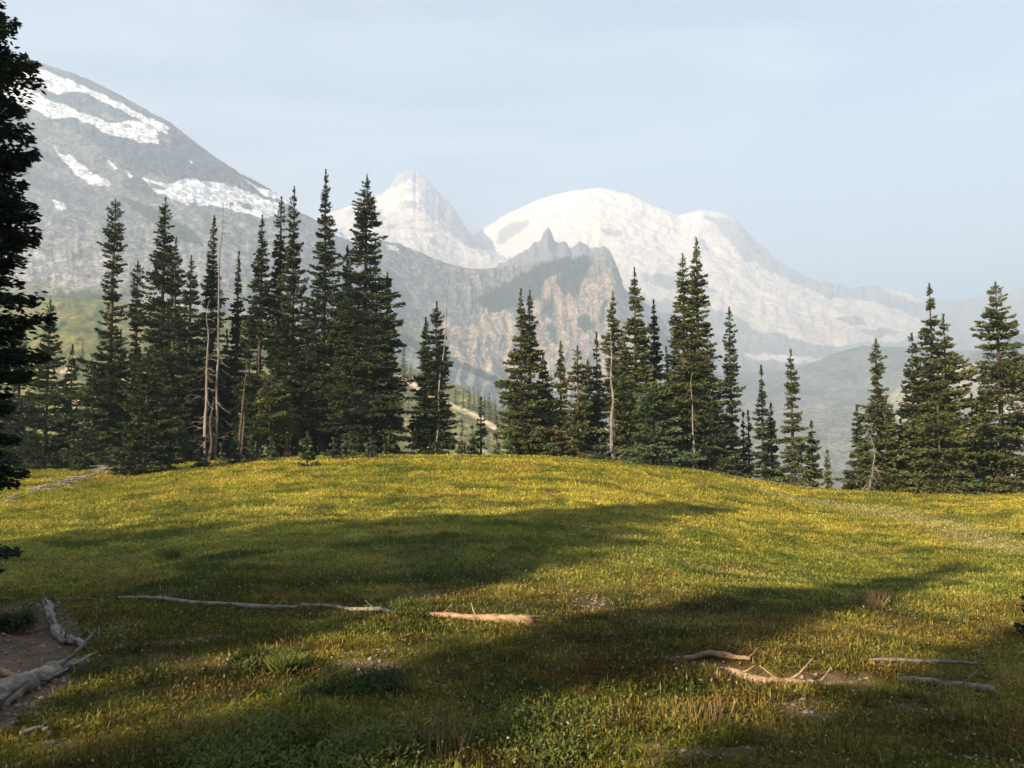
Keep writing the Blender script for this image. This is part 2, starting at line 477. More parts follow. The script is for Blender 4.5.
def col_v(px, py, G):
    n = fbm(px / 14, py / 9, 3, 5); n2 = fbm(px / 3.0, py / 2.2, 13, 4)
    rock = mix((0.30, 0.285, 0.27), (0.44, 0.41, 0.38), n)  # rock paled in colour so it merges with the haze
    s = snow_mask(px, py, V_SNOW, 4.0, 5, 9) * (1 - snow_mask(px, py, V_ROCK, 3.5, 8, 7))
    crev = sst(0.60, 0.70, n2) * sst(0.50, 0.60, fbm(px / 30, py / 20, 77, 3)) * sst(250, 280, py)
    snow = mix(SNOW, (0.50, 0.51, 0.53), crev * 0.55)
    dirty = sst(300, 338, py) * sst(0.45, 0.62, n)
    snow = mix(snow, (0.56, 0.50, 0.45), dirty * 0.3)
    c = mix(rock, snow * np.array([1.0, 0.87, 0.75]), s)
    cr = ridged((px + py * 0.7) / 9, (py - px * 0.3) / 4, 59, 5, 0.7)
    c = c * (1 - 0.16 * sst(0.66, 0.86, cr) * s * sst(235, 275, py))[..., None]
    g = sst(345, 375, py) * 0.5
    return mix(c, (0.15, 0.16, 0.10), g * (1 - s))


o, *_ = sheet('snowy_volcano', [[(a, b, c * FAR) for a, b, c in q] for q in (foot_v, mid_v, sky_v)], 380, 1250, 1.5, 120, (55, 900), col_v, M_far, gully=50, gw=26, fine=1.2, seed=100, skyfade=0.12, jag=lambda c: 0.5 + 2.0 * sst(720, 760, c))
tag(o, 'broad snow covered dome fading in smoke haze', 'mountain', kind='structure')

# --- the pinnacle peak left of it
sky_t = [(200, 240, 6200), (300, 224, 6200), (340, 209, 6200), (368, 199, 6200), (385, 192, 6200), (393, 181, 6250), (401, 173, 6250), (407, 167, 6300), (414, 168, 6300), (420, 176, 6300), (430, 183, 6300), (440, 192, 6300), (452, 206, 6200), (464, 226, 6200), (478, 243, 6000), (510, 262, 5800), (560, 290, 5600)]
mid_t = [(200, 280, 4600), (340, 240, 4600), (420, 232, 4800), (510, 266, 4600), (560, 300, 4500)]
foot_t = [(200, 330, 3600), (340, 290, 3600), (560, 330, 3600)]
T_ROCK = [[(385, 190), (392, 172), (411, 158), (430, 178), (436, 192), (424, 190), (416, 183), (404, 182), (396, 190)], [(426, 180), (432, 182), (470, 226), (488, 250), (466, 244), (444, 232), (430, 214), (420, 196)],
          [(352, 222), (362, 224), (372, 236), (356, 232)], [(428, 236), (436, 238), (438, 244), (430, 243)], [(372, 210), (384, 212), (390, 220), (376, 216)], [(402, 200), (420, 204), (424, 212), (408, 208)]]


def col_t(px, py, G):
    rock = mix((0.24, 0.23, 0.23), (0.36, 0.34, 0.33), fbm(px / 10, py / 8, 4, 4))
    s = 1 - snow_mask(px, py, T_ROCK, 4.5, 15, 6)
    n = fbm(px / 16 + py / 10, py / 5, 19, 5)
    s = s * (1 - sst(0.56, 0.63, n) * 0.7 * (1 - sst(225, 262, py) * 0.6))
    return mix(rock, SNOW * np.array([0.84, 0.74, 0.65]), s)


o, *_ = sheet('pinnacle_peak', [[(a, b, c * 0.87) for a, b, c in q] for q in (foot_t, mid_t, sky_t)], 200, 560, 1.4, 90, (48, 550), col_t, M_far, gully=30, gw=18, seed=200, skyfade=0.25, jag=lambda c: 0.8 + 5.5 * sst(380, 395, c) * (1 - sst(432, 470, c)))
tag(o, 'hazy rock pinnacle above a sloping snowfield', 'mountain', kind='structure')

# --- jagged ridge with a rock tower
sky_s = [(455, 300, 5000), (485, 272, 4900), (500, 264, 4900), (514, 258, 4800), (522, 253, 4800), (530, 247, 4800), (536, 243, 4800), (541, 241, 4800), (544, 233, 4800), (548, 229, 4800), (551, 234, 4800), (555, 243, 4800), (563, 242, 4800), (570, 248, 4800), (580, 243, 4800), (590, 249, 4800), (600, 246, 4800), (608, 250, 4800), (614, 260, 4800), (620, 276, 4700), (626, 300, 4600), (650, 330, 4400), (700, 365, 4200)]
foot_s = [(455, 360, 3600), (700, 400, 3400)]


def col_s(px, py, G):
    c = mix((0.17, 0.165, 0.16), (0.30, 0.28, 0.26), fbm(px / 5, py / 7, 3, 5))
    s = snow_mask(px, py, [[(455, 300), (500, 268), (520, 268), (512, 280), (470, 310)], [(575, 262), (590, 256), (586, 270)]], 3, 44, 5)
    return mix(c, SNOW, s * 0.8)


o, *_ = sheet('spire_ridge', [[(a, b, c * 0.72) for a, b, c in q] for q in (foot_s, sky_s)], 455, 700, 1.0, 110, (32, 300), col_s, M_far, gully=42, gw=11, seed=300, skyfade=0.2, fine=2.5, jag=4.0)
tag(o, 'jagged grey ridge with a thumb shaped rock tower', 'ridge', kind='structure')

# --- the near rocky mountainside and the tan cliff, one run of terrain
sky_e = [(-260, 150, 2500), (-120, 95, 2450), (-40, 66, 2400), (0, 60, 2370), (22, 60, 2350), (45, 64, 2320), (70, 72, 2290), (95, 82, 2260), (120, 95, 2220), (150, 112, 2170), (170, 122, 2140), (190, 138, 2100), (215, 157, 2040), (240, 173, 1990), (265, 186, 1950), (285, 198, 1920), (300, 212, 1910),
         (330, 228, 1930), (360, 238, 1980), (385, 241, 2030), (400, 244, 2070), (430, 257, 2130), (450, 264, 2170), (470, 269, 2200), (505, 269, 2240), (540, 262, 2250), (565, 258, 2250), (590, 255, 2250), (606, 255, 2250), (614, 259, 2250), (618, 270, 2300), (624, 290, 2350), (638, 298, 2350), (650, 306, 2350),
         (660, 318, 2350), (670, 332, 2300), (677, 350, 2200), (690, 378, 2050), (715, 420, 1800), (760, 470, 1500)]
mid_e = [(-260, 240, 1600), (0, 200, 1560), (100, 215, 1530), (200, 235, 1500), (300, 262, 1530), (400, 320, 1620), (470, 330, 1850), (560, 335, 1950), (620, 345, 1950), (670, 372, 1850), (715, 440, 1500), (760, 475, 1300)]
low_e = [(-260, 300, 1000), (0, 290, 960), (110, 292, 930), (200, 310, 920), (300, 340, 960), (400, 372, 1100), (500, 405, 1300), (600, 420, 1400), (670, 430, 1400), (715, 460, 1200), (760, 485, 1100)]
foot_e = [(-260, 520, 400), (0, 515, 420), (200, 515, 520), (400, 515, 640), (500, 512, 680), (600, 508, 720), (760, 505, 780)]

E_SNOW = [[(22, 64), (40, 68), (60, 77), (84, 86), (98, 92), (115, 101), (130, 106), (145, 116), (160, 123), (171, 127), (160, 132), (146, 124), (130, 115), (118, 108), (100, 100), (88, 94), (72, 90), (58, 93), (44, 88), (34, 80), (14, 74), (14, 66)],
          [(0, 78), (14, 78), (30, 88), (44, 96), (60, 104), (80, 112), (100, 118), (118, 124), (128, 122), (148, 124), (158, 134), (158, 143), (140, 142), (118, 136), (100, 130), (88, 122), (70, 118), (50, 118), (30, 108), (8, 98), (-40, 86), (-40, 72)],
          [(52, 145), (60, 152), (70, 156), (84, 166), (112, 184), (100, 187), (88, 184), (72, 172), (62, 156)],
          [(140, 179), (150, 180), (166, 184), (186, 180), (204, 180), (222, 182), (244, 190), (262, 198), (280, 206), (278, 216), (262, 218), (252, 214), (236, 210), (222, 206), (206, 204), (188, 206), (170, 198), (154, 190)],
          [(213, 146), (228, 154), (245, 162), (262, 172), (258, 176), (240, 170), (222, 158)], [(52, 200), (62, 201), (66, 210), (56, 209)],
          [(242, 178), (256, 186), (284, 196), (300, 205), (290, 206), (262, 194)], [(107, 161), (116, 167), (114, 169)], [(325, 226), (350, 232), (380, 240), (372, 246), (345, 240), (330, 236)],
          [(157, 126), (168, 130), (170, 134), (160, 131)], [(386, 243), (396, 245), (400, 252), (388, 250)], [(123, 170), (132, 175), (130, 177)], [(190, 161), (194, 163), (190, 165)]]
E_ROCKIN = [[(148, 182), (162, 186), (166, 190), (152, 188)], [(236, 202), (250, 204), (254, 210), (242, 208)], [(228, 201), (233, 203), (230, 206)], [(188, 204), (196, 202), (200, 206), (190, 207)]]
E_TAN = [(440, 330), (452, 316), (462, 330), (480, 318), (500, 306), (528, 296), (545, 282), (560, 272), (590, 268), (612, 268), (622, 290), (640, 330), (660, 352), (640, 384), (600, 400), (560, 395), (520, 380), (500, 372), (482, 380), (462, 366), (446, 350)]
E_GREEN2 = [(380, 372), (420, 360), (520, 400), (600, 398), (660, 400), (700, 430), (700, 500), (380, 500)]
FOREST = [[(474, 302), (490, 292), (510, 281), (530, 272), (545, 264), (570, 259), (590, 257), (580, 268), (560, 272), (543, 280), (540, 296), (520, 306), (496, 312)],
          [(566, 262), (588, 258), (592, 266), (582, 282), (575, 300), (568, 290), (560, 274)],
          [(556, 272), (565, 282), (566, 296), (558, 286)], [(578, 318), (588, 316), (592, 328), (584, 334), (577, 326)], [(548, 324), (556, 330), (556, 344), (548, 338)],
          [(546, 300), (550, 302), (552, 322), (548, 318)], [(604, 300), (609, 300), (602, 322), (598, 328)], [(655, 322), (668, 340), (674, 360), (664, 350)]]
FOREST_L = [[(118, 196), (150, 206), (196, 232), (204, 246), (180, 240), (140, 214)], [(40, 296), (80, 290), (120, 298), (120, 318), (70, 314), (40, 318)], [(700, 370), (760, 380), (760, 384), (700, 378)],
            [(396, 330), (440, 352), (500, 378), (500, 384), (440, 362), (396, 340)]]


def col_e(px, py, G):
    n = fbm(px / 26, py / 18, 3, 5); n2 = fbm(px / 4, py / 4, 13, 4); st = fbm((px * 0.86 + py * -0.5) / 4, (px * 0.5 + py * 0.86) / 34, 23, 4)
    c = mix((0.13, 0.13, 0.14), (0.26, 0.25, 0.24), 0.5 * n + 0.5 * st)
    c = mix(c, (0.36, 0.33, 0.29), sst(0.55, 0.68, n2) * sst(170, 240, py) * (px < 330) * 0.7)       # pale rubble
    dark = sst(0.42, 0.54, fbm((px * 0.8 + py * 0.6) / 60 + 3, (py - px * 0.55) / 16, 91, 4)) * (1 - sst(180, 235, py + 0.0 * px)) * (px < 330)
    c = mix(c, (0.075, 0.085, 0.105), dark * 0.8)  # dark upper rock, with the shade of its facets painted in
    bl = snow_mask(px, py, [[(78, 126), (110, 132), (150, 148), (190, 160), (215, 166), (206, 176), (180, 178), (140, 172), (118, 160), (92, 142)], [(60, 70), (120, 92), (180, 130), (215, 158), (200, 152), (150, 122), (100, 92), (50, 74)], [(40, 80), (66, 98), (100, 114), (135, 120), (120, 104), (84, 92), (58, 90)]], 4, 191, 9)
    c = mix(c, (0.07, 0.085, 0.11), bl * 0.75)  # bluish shadow facets painted between the snow patches
    tan = snow_mask(px, py, [E_TAN], 9, 12, 18) * sst(0.34, 0.52, fbm(px / 14, py / 30, 63, 4) + 0.12)
    c = mix(c, mix((0.41, 0.29, 0.19), (0.60, 0.46, 0.33), n2), tan * 0.95)
    crk = ridged((px + 0.35 * (py - 300)) / 7, py / 22, 151, 5, 0.7); led = ridged(px / 30, (py + 0.25 * px) / 5, 161, 4, 0.6)
    c = c * (1 - (0.55 * sst(0.70, 0.86, crk) + 0.25 * sst(0.70, 0.85, led)) * sst(425, 455, px))[..., None]
    mor = sst(330, 420, px) * (1 - tan)
    c = mix(c, mix((0.24, 0.22, 0.18), (0.34, 0.31, 0.26), st), mor * 0.7)
    gr = snow_mask(px, py, [[(350, 305), (420, 318), (470, 345), (440, 350), (400, 360), (350, 340)], [(-260, 285), (60, 284), (150, 290), (150, 330), (-260, 330)]], 10, 71, 14)
    c = mix(c, (0.15, 0.15, 0.07), gr * 0.6)
    c = mix(c, (0.10, 0.12, 0.06), snow_mask(px, py, [E_GREEN2], 12, 41, 18) * sst(0.42, 0.6, n) * 0.8)
    f = snow_mask(px, py, FOREST + FOREST_L, 2.5, 31, 6)
    c = mix(c, (0.035, 0.055, 0.03), f * 0.9)
    s = snow_mask(px, py, E_SNOW, 3.0, 6, 12) * (1 - snow_mask(px, py, E_ROCKIN, 1.5, 6, 5))
    front = (G[..., 1] > 200)
    return mix(c, SNOW, s)


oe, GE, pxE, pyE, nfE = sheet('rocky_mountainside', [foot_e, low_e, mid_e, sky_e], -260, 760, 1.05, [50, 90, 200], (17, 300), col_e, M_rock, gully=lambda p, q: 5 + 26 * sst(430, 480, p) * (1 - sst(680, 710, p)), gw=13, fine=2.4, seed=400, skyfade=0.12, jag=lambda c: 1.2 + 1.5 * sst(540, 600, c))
tag(oe, 'grey scree mountainside with snow patches running into a tan cliff', 'mountainside', kind='structure')

# --- moraines and valley slopes on the right
sky_m = [(560, 420, 3000), (640, 380, 3000), (700, 372, 2900), (760, 372, 2800), (790, 371, 2700), (815, 362, 2600), (840, 352, 2550), (862, 346, 2500), (900, 347, 2450), (950, 350, 2400), (1024, 352, 2400), (1150, 356, 2400), (1300, 380, 2300)]
mid_m = [(560, 440, 1900), (700, 410, 1900), (800, 400, 1850), (900, 395, 1800), (1024, 400, 1800), (1300, 420, 1800)]
foot_m = [(560, 510, 760), (1300, 505, 780)]


def col_m(px, py, G):
    n = fbm(px / 20, py / 9, 3, 5); st = fbm((px + py * 1.5) / 5, (px * 0.3 - py) / 18, 25, 4)
    c = mix((0.15, 0.15, 0.135), (0.27, 0.255, 0.22), 0.5 * n + 0.5 * st)
    c = mix(c, (0.11, 0.12, 0.075), sst(0.5, 0.64, fbm(px / 30, py / 8, 45, 4)) * 0.7)
    return c


o, *_ = sheet('moraine_slopes', [foot_m, mid_m, sky_m], 560, 1300, 1.4, 110, (22, 300), col_m, M_rock, gully=16, gw=20, seed=500, skyfade=0.15)
tag(o, 'grey olive moraine slopes across the valley', 'moraine', kind='structure')

sky_f = [(900, 420, 2100), (940, 384, 2100), (962, 364, 2150), (980, 352, 2150), (1000, 342, 2200), (1024, 334, 2200), (1100, 312, 2200), (1300, 300, 2200)]
foot_f = [(900, 500, 1400), (1300, 500, 1300)]
of, GF_, pxF, pyF, nfF = sheet('wooded_ridge', [foot_f, sky_f], 900, 1300, 1.6, 90, (18, 260), lambda px, py, G: mix((0.05, 0.07, 0.04), (0.11, 0.12, 0.07), fbm(px / 14, py / 12, 3, 4)), M_rock, seed=600)
tag(of, 'blue green wooded ridge at the right', 'ridge', kind='structure')

sky_y = [(830, 500, 1100), (862, 440, 1250), (880, 408, 1300), (900, 386, 1350), (922, 372, 1400), (945, 364, 1400), (968, 361, 1400), (985, 366, 1400), (1010, 378, 1350), (1060, 400, 1300), (1150, 430, 1200)]
foot_y = [(830, 506, 780), (1150, 505, 780)]
o, *_ = sheet('sandy_moraine', [foot_y, sky_y], 830, 1150, 1.2, 110, (12, 130), lambda px, py, G: mix(mix((0.36, 0.30, 0.19), (0.50, 0.43, 0.29), fbm(px / 6, py / 9, 3, 4)), (0.13, 0.13, 0.08), sst(0.5, 0.62, fbm(px / 22, py / 12, 9, 4)) * sst(380, 430, py)), M_rock, gully=12, gw=9, seed=700)
tag(o, 'steep sandy moraine crest between the right hand firs', 'moraine', kind='structure')

# --- the green alpine slope behind the firs
sky_g = [(-260, 320, 620), (0, 304, 600), (60, 298, 600), (110, 300, 600), (200, 312, 560), (300, 330, 520), (370, 345, 470), (400, 362, 430), (430, 376, 400), (460, 388, 380), (490, 402, 350), (515, 418, 320), (545, 440, 280), (590, 475, 230), (640, 500, 200)]
foot_g = [(-260, 560, 130), (400, 560, 130), (640, 560, 120)]
PATHG = [(370, 358), (400, 376), (425, 394), (450, 405), (475, 416), (495, 428)]
PATHH = [(62, 372), (72, 366), (66, 384), (78, 400), (70, 420)]


def col_g(px, py, G):
    n = fbm(px / 12, py / 7, 3, 5); n2 = fbm(px / 3, py / 2, 33, 4)
    c = mix((0.085, 0.10, 0.03), (0.19, 0.165, 0.06), n)
    c = mix(c, (0.045, 0.07, 0.025), sst(0.52, 0.62, fbm(px / 9, py / 6, 45, 4)) * 0.8)
    c = mix(c, (0.30, 0.27, 0.22), sst(0.62, 0.72, n2) * 0.5 * (px > 380))
    d = np.minimum(seg_dist(px, py, PATHG) / 2.6, seg_dist(px, py, PATHH) / 1.8)
    return mix(c, (0.50, 0.40, 0.27), (1 - sst(0.6, 1.3, d + 0.8 * (n2 - 0.5))) * 0.95)


og, GG, pxG, pyG, nfG = sheet('alpine_slope', [foot_g, sky_g], -260, 640, 1.2, 140, (5, 60), col_g, M_slope, seed=800, back=((1.15, 0.7), (1.5, 0.1)))
tag(og, 'green alpine slope with a pale footpath seen between the firs', 'hillside', kind='structure')


# ------------------------------------------------------------------ firs
def foliage(H, R, cb, p, dens, seed, droop=0.35, sprig=0.24, prof=None, clump=0.45, gaps=(), flat=1.0, tint=((0.035, 0.062, 0.020), (0.075, 0.095, 0.028)), lean=0.0, rust=0.0, side=None):
    r = np.random.default_rng(seed)
    lay = 0.30 * (sprig / 0.24) ** 0.5
    nl = int(H * (1 - cb) / lay)
    zz = cb * H + (np.arange(nl) + r.uniform(-.3, .3, nl)) * lay
    per = max(5, int(round(8 * dens)))
    z0 = np.repeat(zz, per) + r.normal(0, 0.07, nl * per)
    f = np.clip(z0 / H, 0, 0.995)
    az = r.uniform(0, 2 * math.pi, len(f))
    shape = (1 - f) ** p if prof is None else np.interp(f, [q[0] for q in prof], [q[1] for q in prof])
    L = R * shape
    L *= 1 - clump + 2 * clump * vnoise(f * H * 1.1, az * 1.0 + seed, seed)      # some boughs long, some short
    L *= 1 - 0.25 * clump + 0.5 * clump * vnoise(f * H * 0.5 + 9, az * 0 + seed * 1.7, seed + 5)
    L *= r.uniform(0.55, 1.12, len(f)) * 0.92; L = np.maximum(L, 0.05 + 0.10 * (1 - f))
    if side is not None:
        L *= 1 + 0.35 * np.cos(az - side)
    keep = np.ones(len(f), bool)
    for g0, g1, pr in gaps: keep &= ~((f > g0) & (f < g1) & (r.uniform(size=len(f)) < pr))
    keep &= r.uniform(size=len(f)) > 0.10
    z0, f, az, L = z0[keep], f[keep], az[keep], L[keep]
    nb = len(f)
    ns = np.maximum(5, (L / sprig * 12.0 * dens).astype(int) + 4)
    bi = np.repeat(np.arange(nb), ns); n = len(bi)
    s = r.uniform(0.04, 1.0, n) ** 0.72; Lb = L[bi]; fb = f[bi]
    a = 0.12 - droop * (1.15 - fb) + 0.35 * sst(0.86, 1.0, fb); b = 0.16
    out = Lb * s
    wid = (0.40 * Lb * (1 - s ** 2) + 0.07) * r.normal(0, 0.55, n)
    dz = out * a + Lb * b * s ** 2 - np.abs(wid) * 0.25 + r.normal(0, 0.035, n)
    ca, sa = np.cos(az[bi]), np.sin(az[bi])
    C = np.stack([ca * out - sa * wid, sa * out + ca * wid, z0[bi] + dz], -1)
    C[:, 2] = np.maximum(C[:, 2], 0.08)
    C[:, 0] += lean * (C[:, 2] / H) ** 1.5 * H
    th = az[bi] + np.sign(wid) * r.uniform(0.1, 0.9, n) + r.normal(0, 0.25, n)
    el = a * 0.6 + r.normal(0.02, 0.28, n)
    Dv = np.stack([np.cos(th) * np.cos(el), np.sin(th) * np.cos(el), np.sin(el)], -1)
    roll = r.normal(0, 0.75, n)
    S = np.stack([-np.sin(th), np.cos(th), np.zeros(n)], -1); U = np.cross(Dv, S)
    Wd = S * np.cos(roll)[:, None] + U * np.sin(roll)[:, None]
    sprig = (sprig * (1 - 0.45 * sst(0.75, 1.0, fb)))[:, None]
    l = sprig * r.uniform(0.6, 1.25, n)[:, None] * flat; wdt = sprig * 0.24 * r.uniform(0.7, 1.3, n)[:, None]
    V = np.stack([C - Dv * l * .4, C + Wd * wdt + Dv * l * .05, C + Dv * l * .6, C - Wd * wdt + Dv * l * .05], 1)
    V[..., 2] -= 0
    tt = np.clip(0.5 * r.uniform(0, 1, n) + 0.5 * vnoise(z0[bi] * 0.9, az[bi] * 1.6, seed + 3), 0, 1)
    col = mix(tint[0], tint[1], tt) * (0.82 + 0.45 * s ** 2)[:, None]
    if rust > 0:
        rr = (vnoise(z0[bi] * 0.6, az[bi] * 1.2, seed + 30) > 1 - rust) & (r.uniform(size=n) < 0.6)
        col[rr] = mix((0.11, 0.06, 0.03), (0.17, 0.10, 0.06), r.uniform(size=rr.sum()))
    # the upright leader shoot
    m = 46; zt = H * (1 - 0.05 * r.uniform(0, 1, m) ** 1.2); ta = r.uniform(0, 6.283, m); te = r.uniform(0.9, 1.5, m)
    Dt = np.stack([np.cos(ta) * np.cos(te), np.sin(ta) * np.cos(te), np.sin(te)], -1); St = np.stack([-np.sin(ta), np.cos(ta), 0 * ta], -1)
    lt = sprig.min() * 1.5; Ct = np.stack([lean * H + 0 * ta, 0 * ta, zt - 0.05], -1)
    Vt = np.stack([Ct, Ct + Dt * lt * .5 + St * lt * .2, Ct + Dt * lt, Ct + Dt * lt * .5 - St * lt * .2], 1)
    V = np.concatenate([V, Vt]); col = np.concatenate([col, np.repeat(col[:1], m, 0)]); n += m
    return V.reshape(-1, 3), np.arange(n * 4).reshape(-1, 4), np.repeat(col, 4, axis=0), (z0, f, az, L, a)


DARK = ((0.019, 0.034, 0.015), (0.048, 0.063, 0.025))  # shade on the darker firs put into the needle colour
OLIVE = ((0.040, 0.056, 0.018), (0.100, 0.108, 0.036))  # sunlit look of the brighter firs put into the needle colour
GREYG = ((0.040, 0.068, 0.034), (0.085, 0.110, 0.055))
BLACK = ((0.010, 0.018, 0.011), (0.024, 0.036, 0.017))  # near fir's dark shade painted into its needles
_seed = [1]


def base_at(px, py):
    """forward distance at which a trunk meets the visible turf at a picture point"""
    return float(hit0(px, py)[1])


def fir(px, top, D, hw, label, name='fir_tree', group='firs along the meadow edge', p=0.8, cb=0.04, dens=1.0, tint=DARK, sink=0.0, snag=0.0, base_xy=None, H=None, **kw):
    _seed[0] += 1; seed = _seed[0] * 7 + 3
    if base_xy is None:
        x = (px - 512) / F * D; y = D
    else:
        x, y = base_xy
    gz = float(ground(x, y)) - 0.05 - sink
    if H is None:
        tp = P(px, top, y); H = tp[2] - gz
    R = hw / F * y if base_xy is None else hw
    q_ = np.random.default_rng(seed + 1)
    if base_xy is None and name == 'fir_tree':
        if px < 460: R *= 1.12; dens *= 1.15
        if 500 < px < 720: R *= 1.16; dens *= 1.1
        if px > 840: R *= 1.08; dens *= 1.1
        if 180 < px < 345 and cb < 0.25: cb = min(cb, 0.10)
        kw.setdefault('clump', q_.uniform(0.34, 0.62)); kw.setdefault('droop', q_.uniform(0.22, 0.52))
        if 'gaps' not in kw and top < 420:
            a_ = q_.uniform(0.35, 0.85); kw['gaps'] = ((a_, a_ + q_.uniform(0.03, 0.07), q_.uniform(0.3, 0.9)), (0.5, 1.0, q_.uniform(0, 0.2)))
    sprig = kw.pop('sprig', 0.21)
    root = empty(name, (x, y, gz))
    tag(root, label, 'tree', group)
    lean = kw.get('lean', 0.0)
    V, Fc, col, br = foliage(H, R, cb, p, dens, seed, tint=tint, sprig=sprig, **kw)
    T = Tubes(); r = random.Random(seed)
    m = max(6, int(H / 1.0)); zs = np.linspace(-0.15, H * 0.995, m)
    wob = 0.05 * min(H / 10, 1)
    pts = np.stack([wob * (vnoise(zs * 0.5, zs * 0 + seed, 2) - .5) + lean * np.clip(zs / H, 0, 1) ** 1.5 * H, wob * (vnoise(zs * 0.5, zs * 0 + seed, 9) - .5), zs], -1)
    r0 = 0.011 * H + 0.03
    rad = r0 * np.clip(1 - zs / H, 0, 1) ** 0.8 + 0.008; rad[0] *= 1.35
    T.add(pts, rad, 8, 0.10, seed)
    z0, f, az, L, _ = br
    idx = list(range(0, len(z0), 3 if H > 5 else 2))
    for k in idx[:260]:                                   # limbs that carry the boughs
        Lk = L[k] * 0.8; a = 0.12 - 0.35 * (1.15 - f[k]); ox = lean * f[k] ** 1.5 * H
        q = [(ox + math.cos(az[k]) * Lk * s, math.sin(az[k]) * Lk * s, z0[k] + Lk * s * a + L[k] * .16 * s * s) for s in (0, .5, 1)]
        T.add(q, [0.006 + 0.010 * Lk, 0.005 + 0.006 * Lk, 0.003], 4)
    trunk = T.build('trunk', M_bark, root)
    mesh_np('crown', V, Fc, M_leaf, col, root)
    return root


def dead_tree(px, top, D, label, width=0.11, lean=0.0, twigs=26, tw=0.9, z_from=0.0, curve=0.0, group='bare dead trees among the firs', seed=0, mat=None, topcut=True):
    x = (px - 512) / F * D; gz = float(ground(x, D)) - 0.1
    H = P(px, top, D)[2] - gz
    root = empty('dead_tree', (x, D, gz)); tag(root, label, 'dead tree', group)
    r = random.Random(seed + 5)
    zs = np.linspace(0, H, 18); f = zs / H
    pts = np.stack([lean * f * H * 0.5 + lean * H * .5 * f ** 2 - lean * H + curve * np.sin(f * math.pi) + 0.22 * (vnoise(zs * .8, zs * 0 + seed, 4) - .5), 0.22 * (vnoise(zs * .8, zs * 0 + seed, 7) - .5), zs], -1)
    T = Tubes(); T.add(pts, 0.68 * width * (1 - f) ** 0.9 + 0.012, 9, 0.22, seed + 2)
    T.build('trunk', mat or M_dead, root)
    for k in range(twigs):
        B = Tubes()
        ff = r.uniform(max(0.12, z_from), 0.97); i = int(ff * 17); c = pts[i]
        a = r.uniform(0, 6.283); L = tw * r.uniform(0.3, 1) * (1.05 - ff * 0.75); d = r.uniform(-0.9, 0.15)
        q = [c + np.array([math.cos(a) * L * s, math.sin(a) * L * s, d * L * s + 0.25 * L * math.sin(s * 3 + k)]) for s in (0, .35, .7, 1)]
        B.add(q, [0.022 * (1.1 - ff), 0.016 * (1.1 - ff) + .003, 0.01, 0.004], 5)
        for h in range(2):
            c2 = q[1 + h]; a2 = a + r.uniform(-1.2, 1.2); L2 = L * .45
            B.add([c2, c2 + np.array([math.cos(a2) * L2 * .6, math.sin(a2) * L2 * .6, -.2 * L2]), c2 + np.array([math.cos(a2) * L2, math.sin(a2) * L2, -.5 * L2])], [0.009, .006, 0.003], 4)
        B.build('branch', mat or M_dead, root)
    return root


SPIRE = [(0, 1.12), (0.3, 1.02), (0.5, 0.74), (0.7, 0.42), (0.85, 0.22), (0.95, 0.12), (1, 0.02)]
COLUMN = [(0, 1), (0.25, 0.95), (0.6, 0.75), (0.85, 0.45), (0.95, 0.22), (1, 0.04)]
THINTOP = [(0, 1), (0.3, 0.9), (0.42, 0.62), (0.52, 0.34), (0.7, 0.26), (0.88, 0.30), (0.96, 0.2), (1, 0.05)]
BROAD = [(0, 0.95), (0.2, 1), (0.45, 0.72), (0.62, 0.5), (0.8, 0.30), (1, 0.04)]

# left group ------------------------------------------------------
fir(-46, -60, 11.0, 70, 'near black fir at the left border, its boughs reaching in from outside the frame', tint=BLACK, sprig=0.10, dens=1.7, clump=0.4, prof=[(0, 0.75), (0.1, 0.78), (0.2, 0.82), (0.46, 1.0), (0.62, 0.92), (0.75, 0.80), (0.86, 0.70), (0.885, 0.42), (1, 0.1)], droop=0.45, cb=0.08, gaps=((0.105, 0.19, 1.0), (0.2, 1.0, 0.25)), group='firs at the left edge')
fir(46, 300, 50, 26, 'dark fir with a pointed top just right of the near black fir', tint=DARK, prof=SPIRE)
fir(18, 318, 52, 26, 'dark fir half hidden behind the near black fir', tint=DARK, prof=SPIRE)
fir(-14, 290, 50, 34, 'dark fir at the left border mostly hidden by the near black fir', tint=DARK)
fir(108, 200, 49, 34, 'tall ragged fir with a thin club shaped top and gaps, leftmost of the tall ones', prof=THINTOP, clump=0.5, gaps=((0.42, 0.8, 0.35),), tint=DARK)
fir(92, 372, 47.5, 26, 'low bushy fir at the foot of the ragged club topped fir', tint=DARK, p=0.6)
fir(133, 262, 51, 22, 'slim fir top rising left of the tall dense spire fir', prof=THINTOP, gaps=((0.4, 0.9, 0.3),), tint=DARK)
fir(159, 198, 49, 34, 'tall dense dark spire fir right of the ragged club topped fir', prof=[(0, 1), (0.4, 0.9), (0.6, 0.7), (0.8, 0.42), (1, 0.03)], tint=DARK)
fir(171, 238, 48, 28, 'dark fir close against the right side of the tall dense spire', tint=DARK)
fir(146, 352, base_at(146, 474), 40, 'broad low fir standing forward on the grass beside the heap of dead branches', tint=DARK, p=0.62, dens=1.1)
fir(187, 256, 48, 26, 'fir left of the bleached snag, with a blunt top', tint=DARK, p=0.7)
fir(209, 216, 50, 24, 'pointed fir standing right behind the bleached snag', prof=SPIRE, tint=DARK, cb=0.2)
dead_tree(217, 203, 47, 'tall bleached snag with a bare needle of a top in the left stand', width=0.13, twigs=60, tw=1.3, seed=1)
dead_tree(206, 300, 46.5, 'short bleached broken snag left of the tall bare one', width=0.15, twigs=50, tw=1.5, seed=2, topcut=True)
dead_tree(246, 360, 45.5, 'crooked dark dead stem leaning left under the left stand', width=0.14, lean=0.08, twigs=30, tw=1.2, seed=3, mat=M_bark)
fir(235, 252, 51, 17, 'slight fir between the snag and the double topped firs', tint=DARK, cb=0.18)
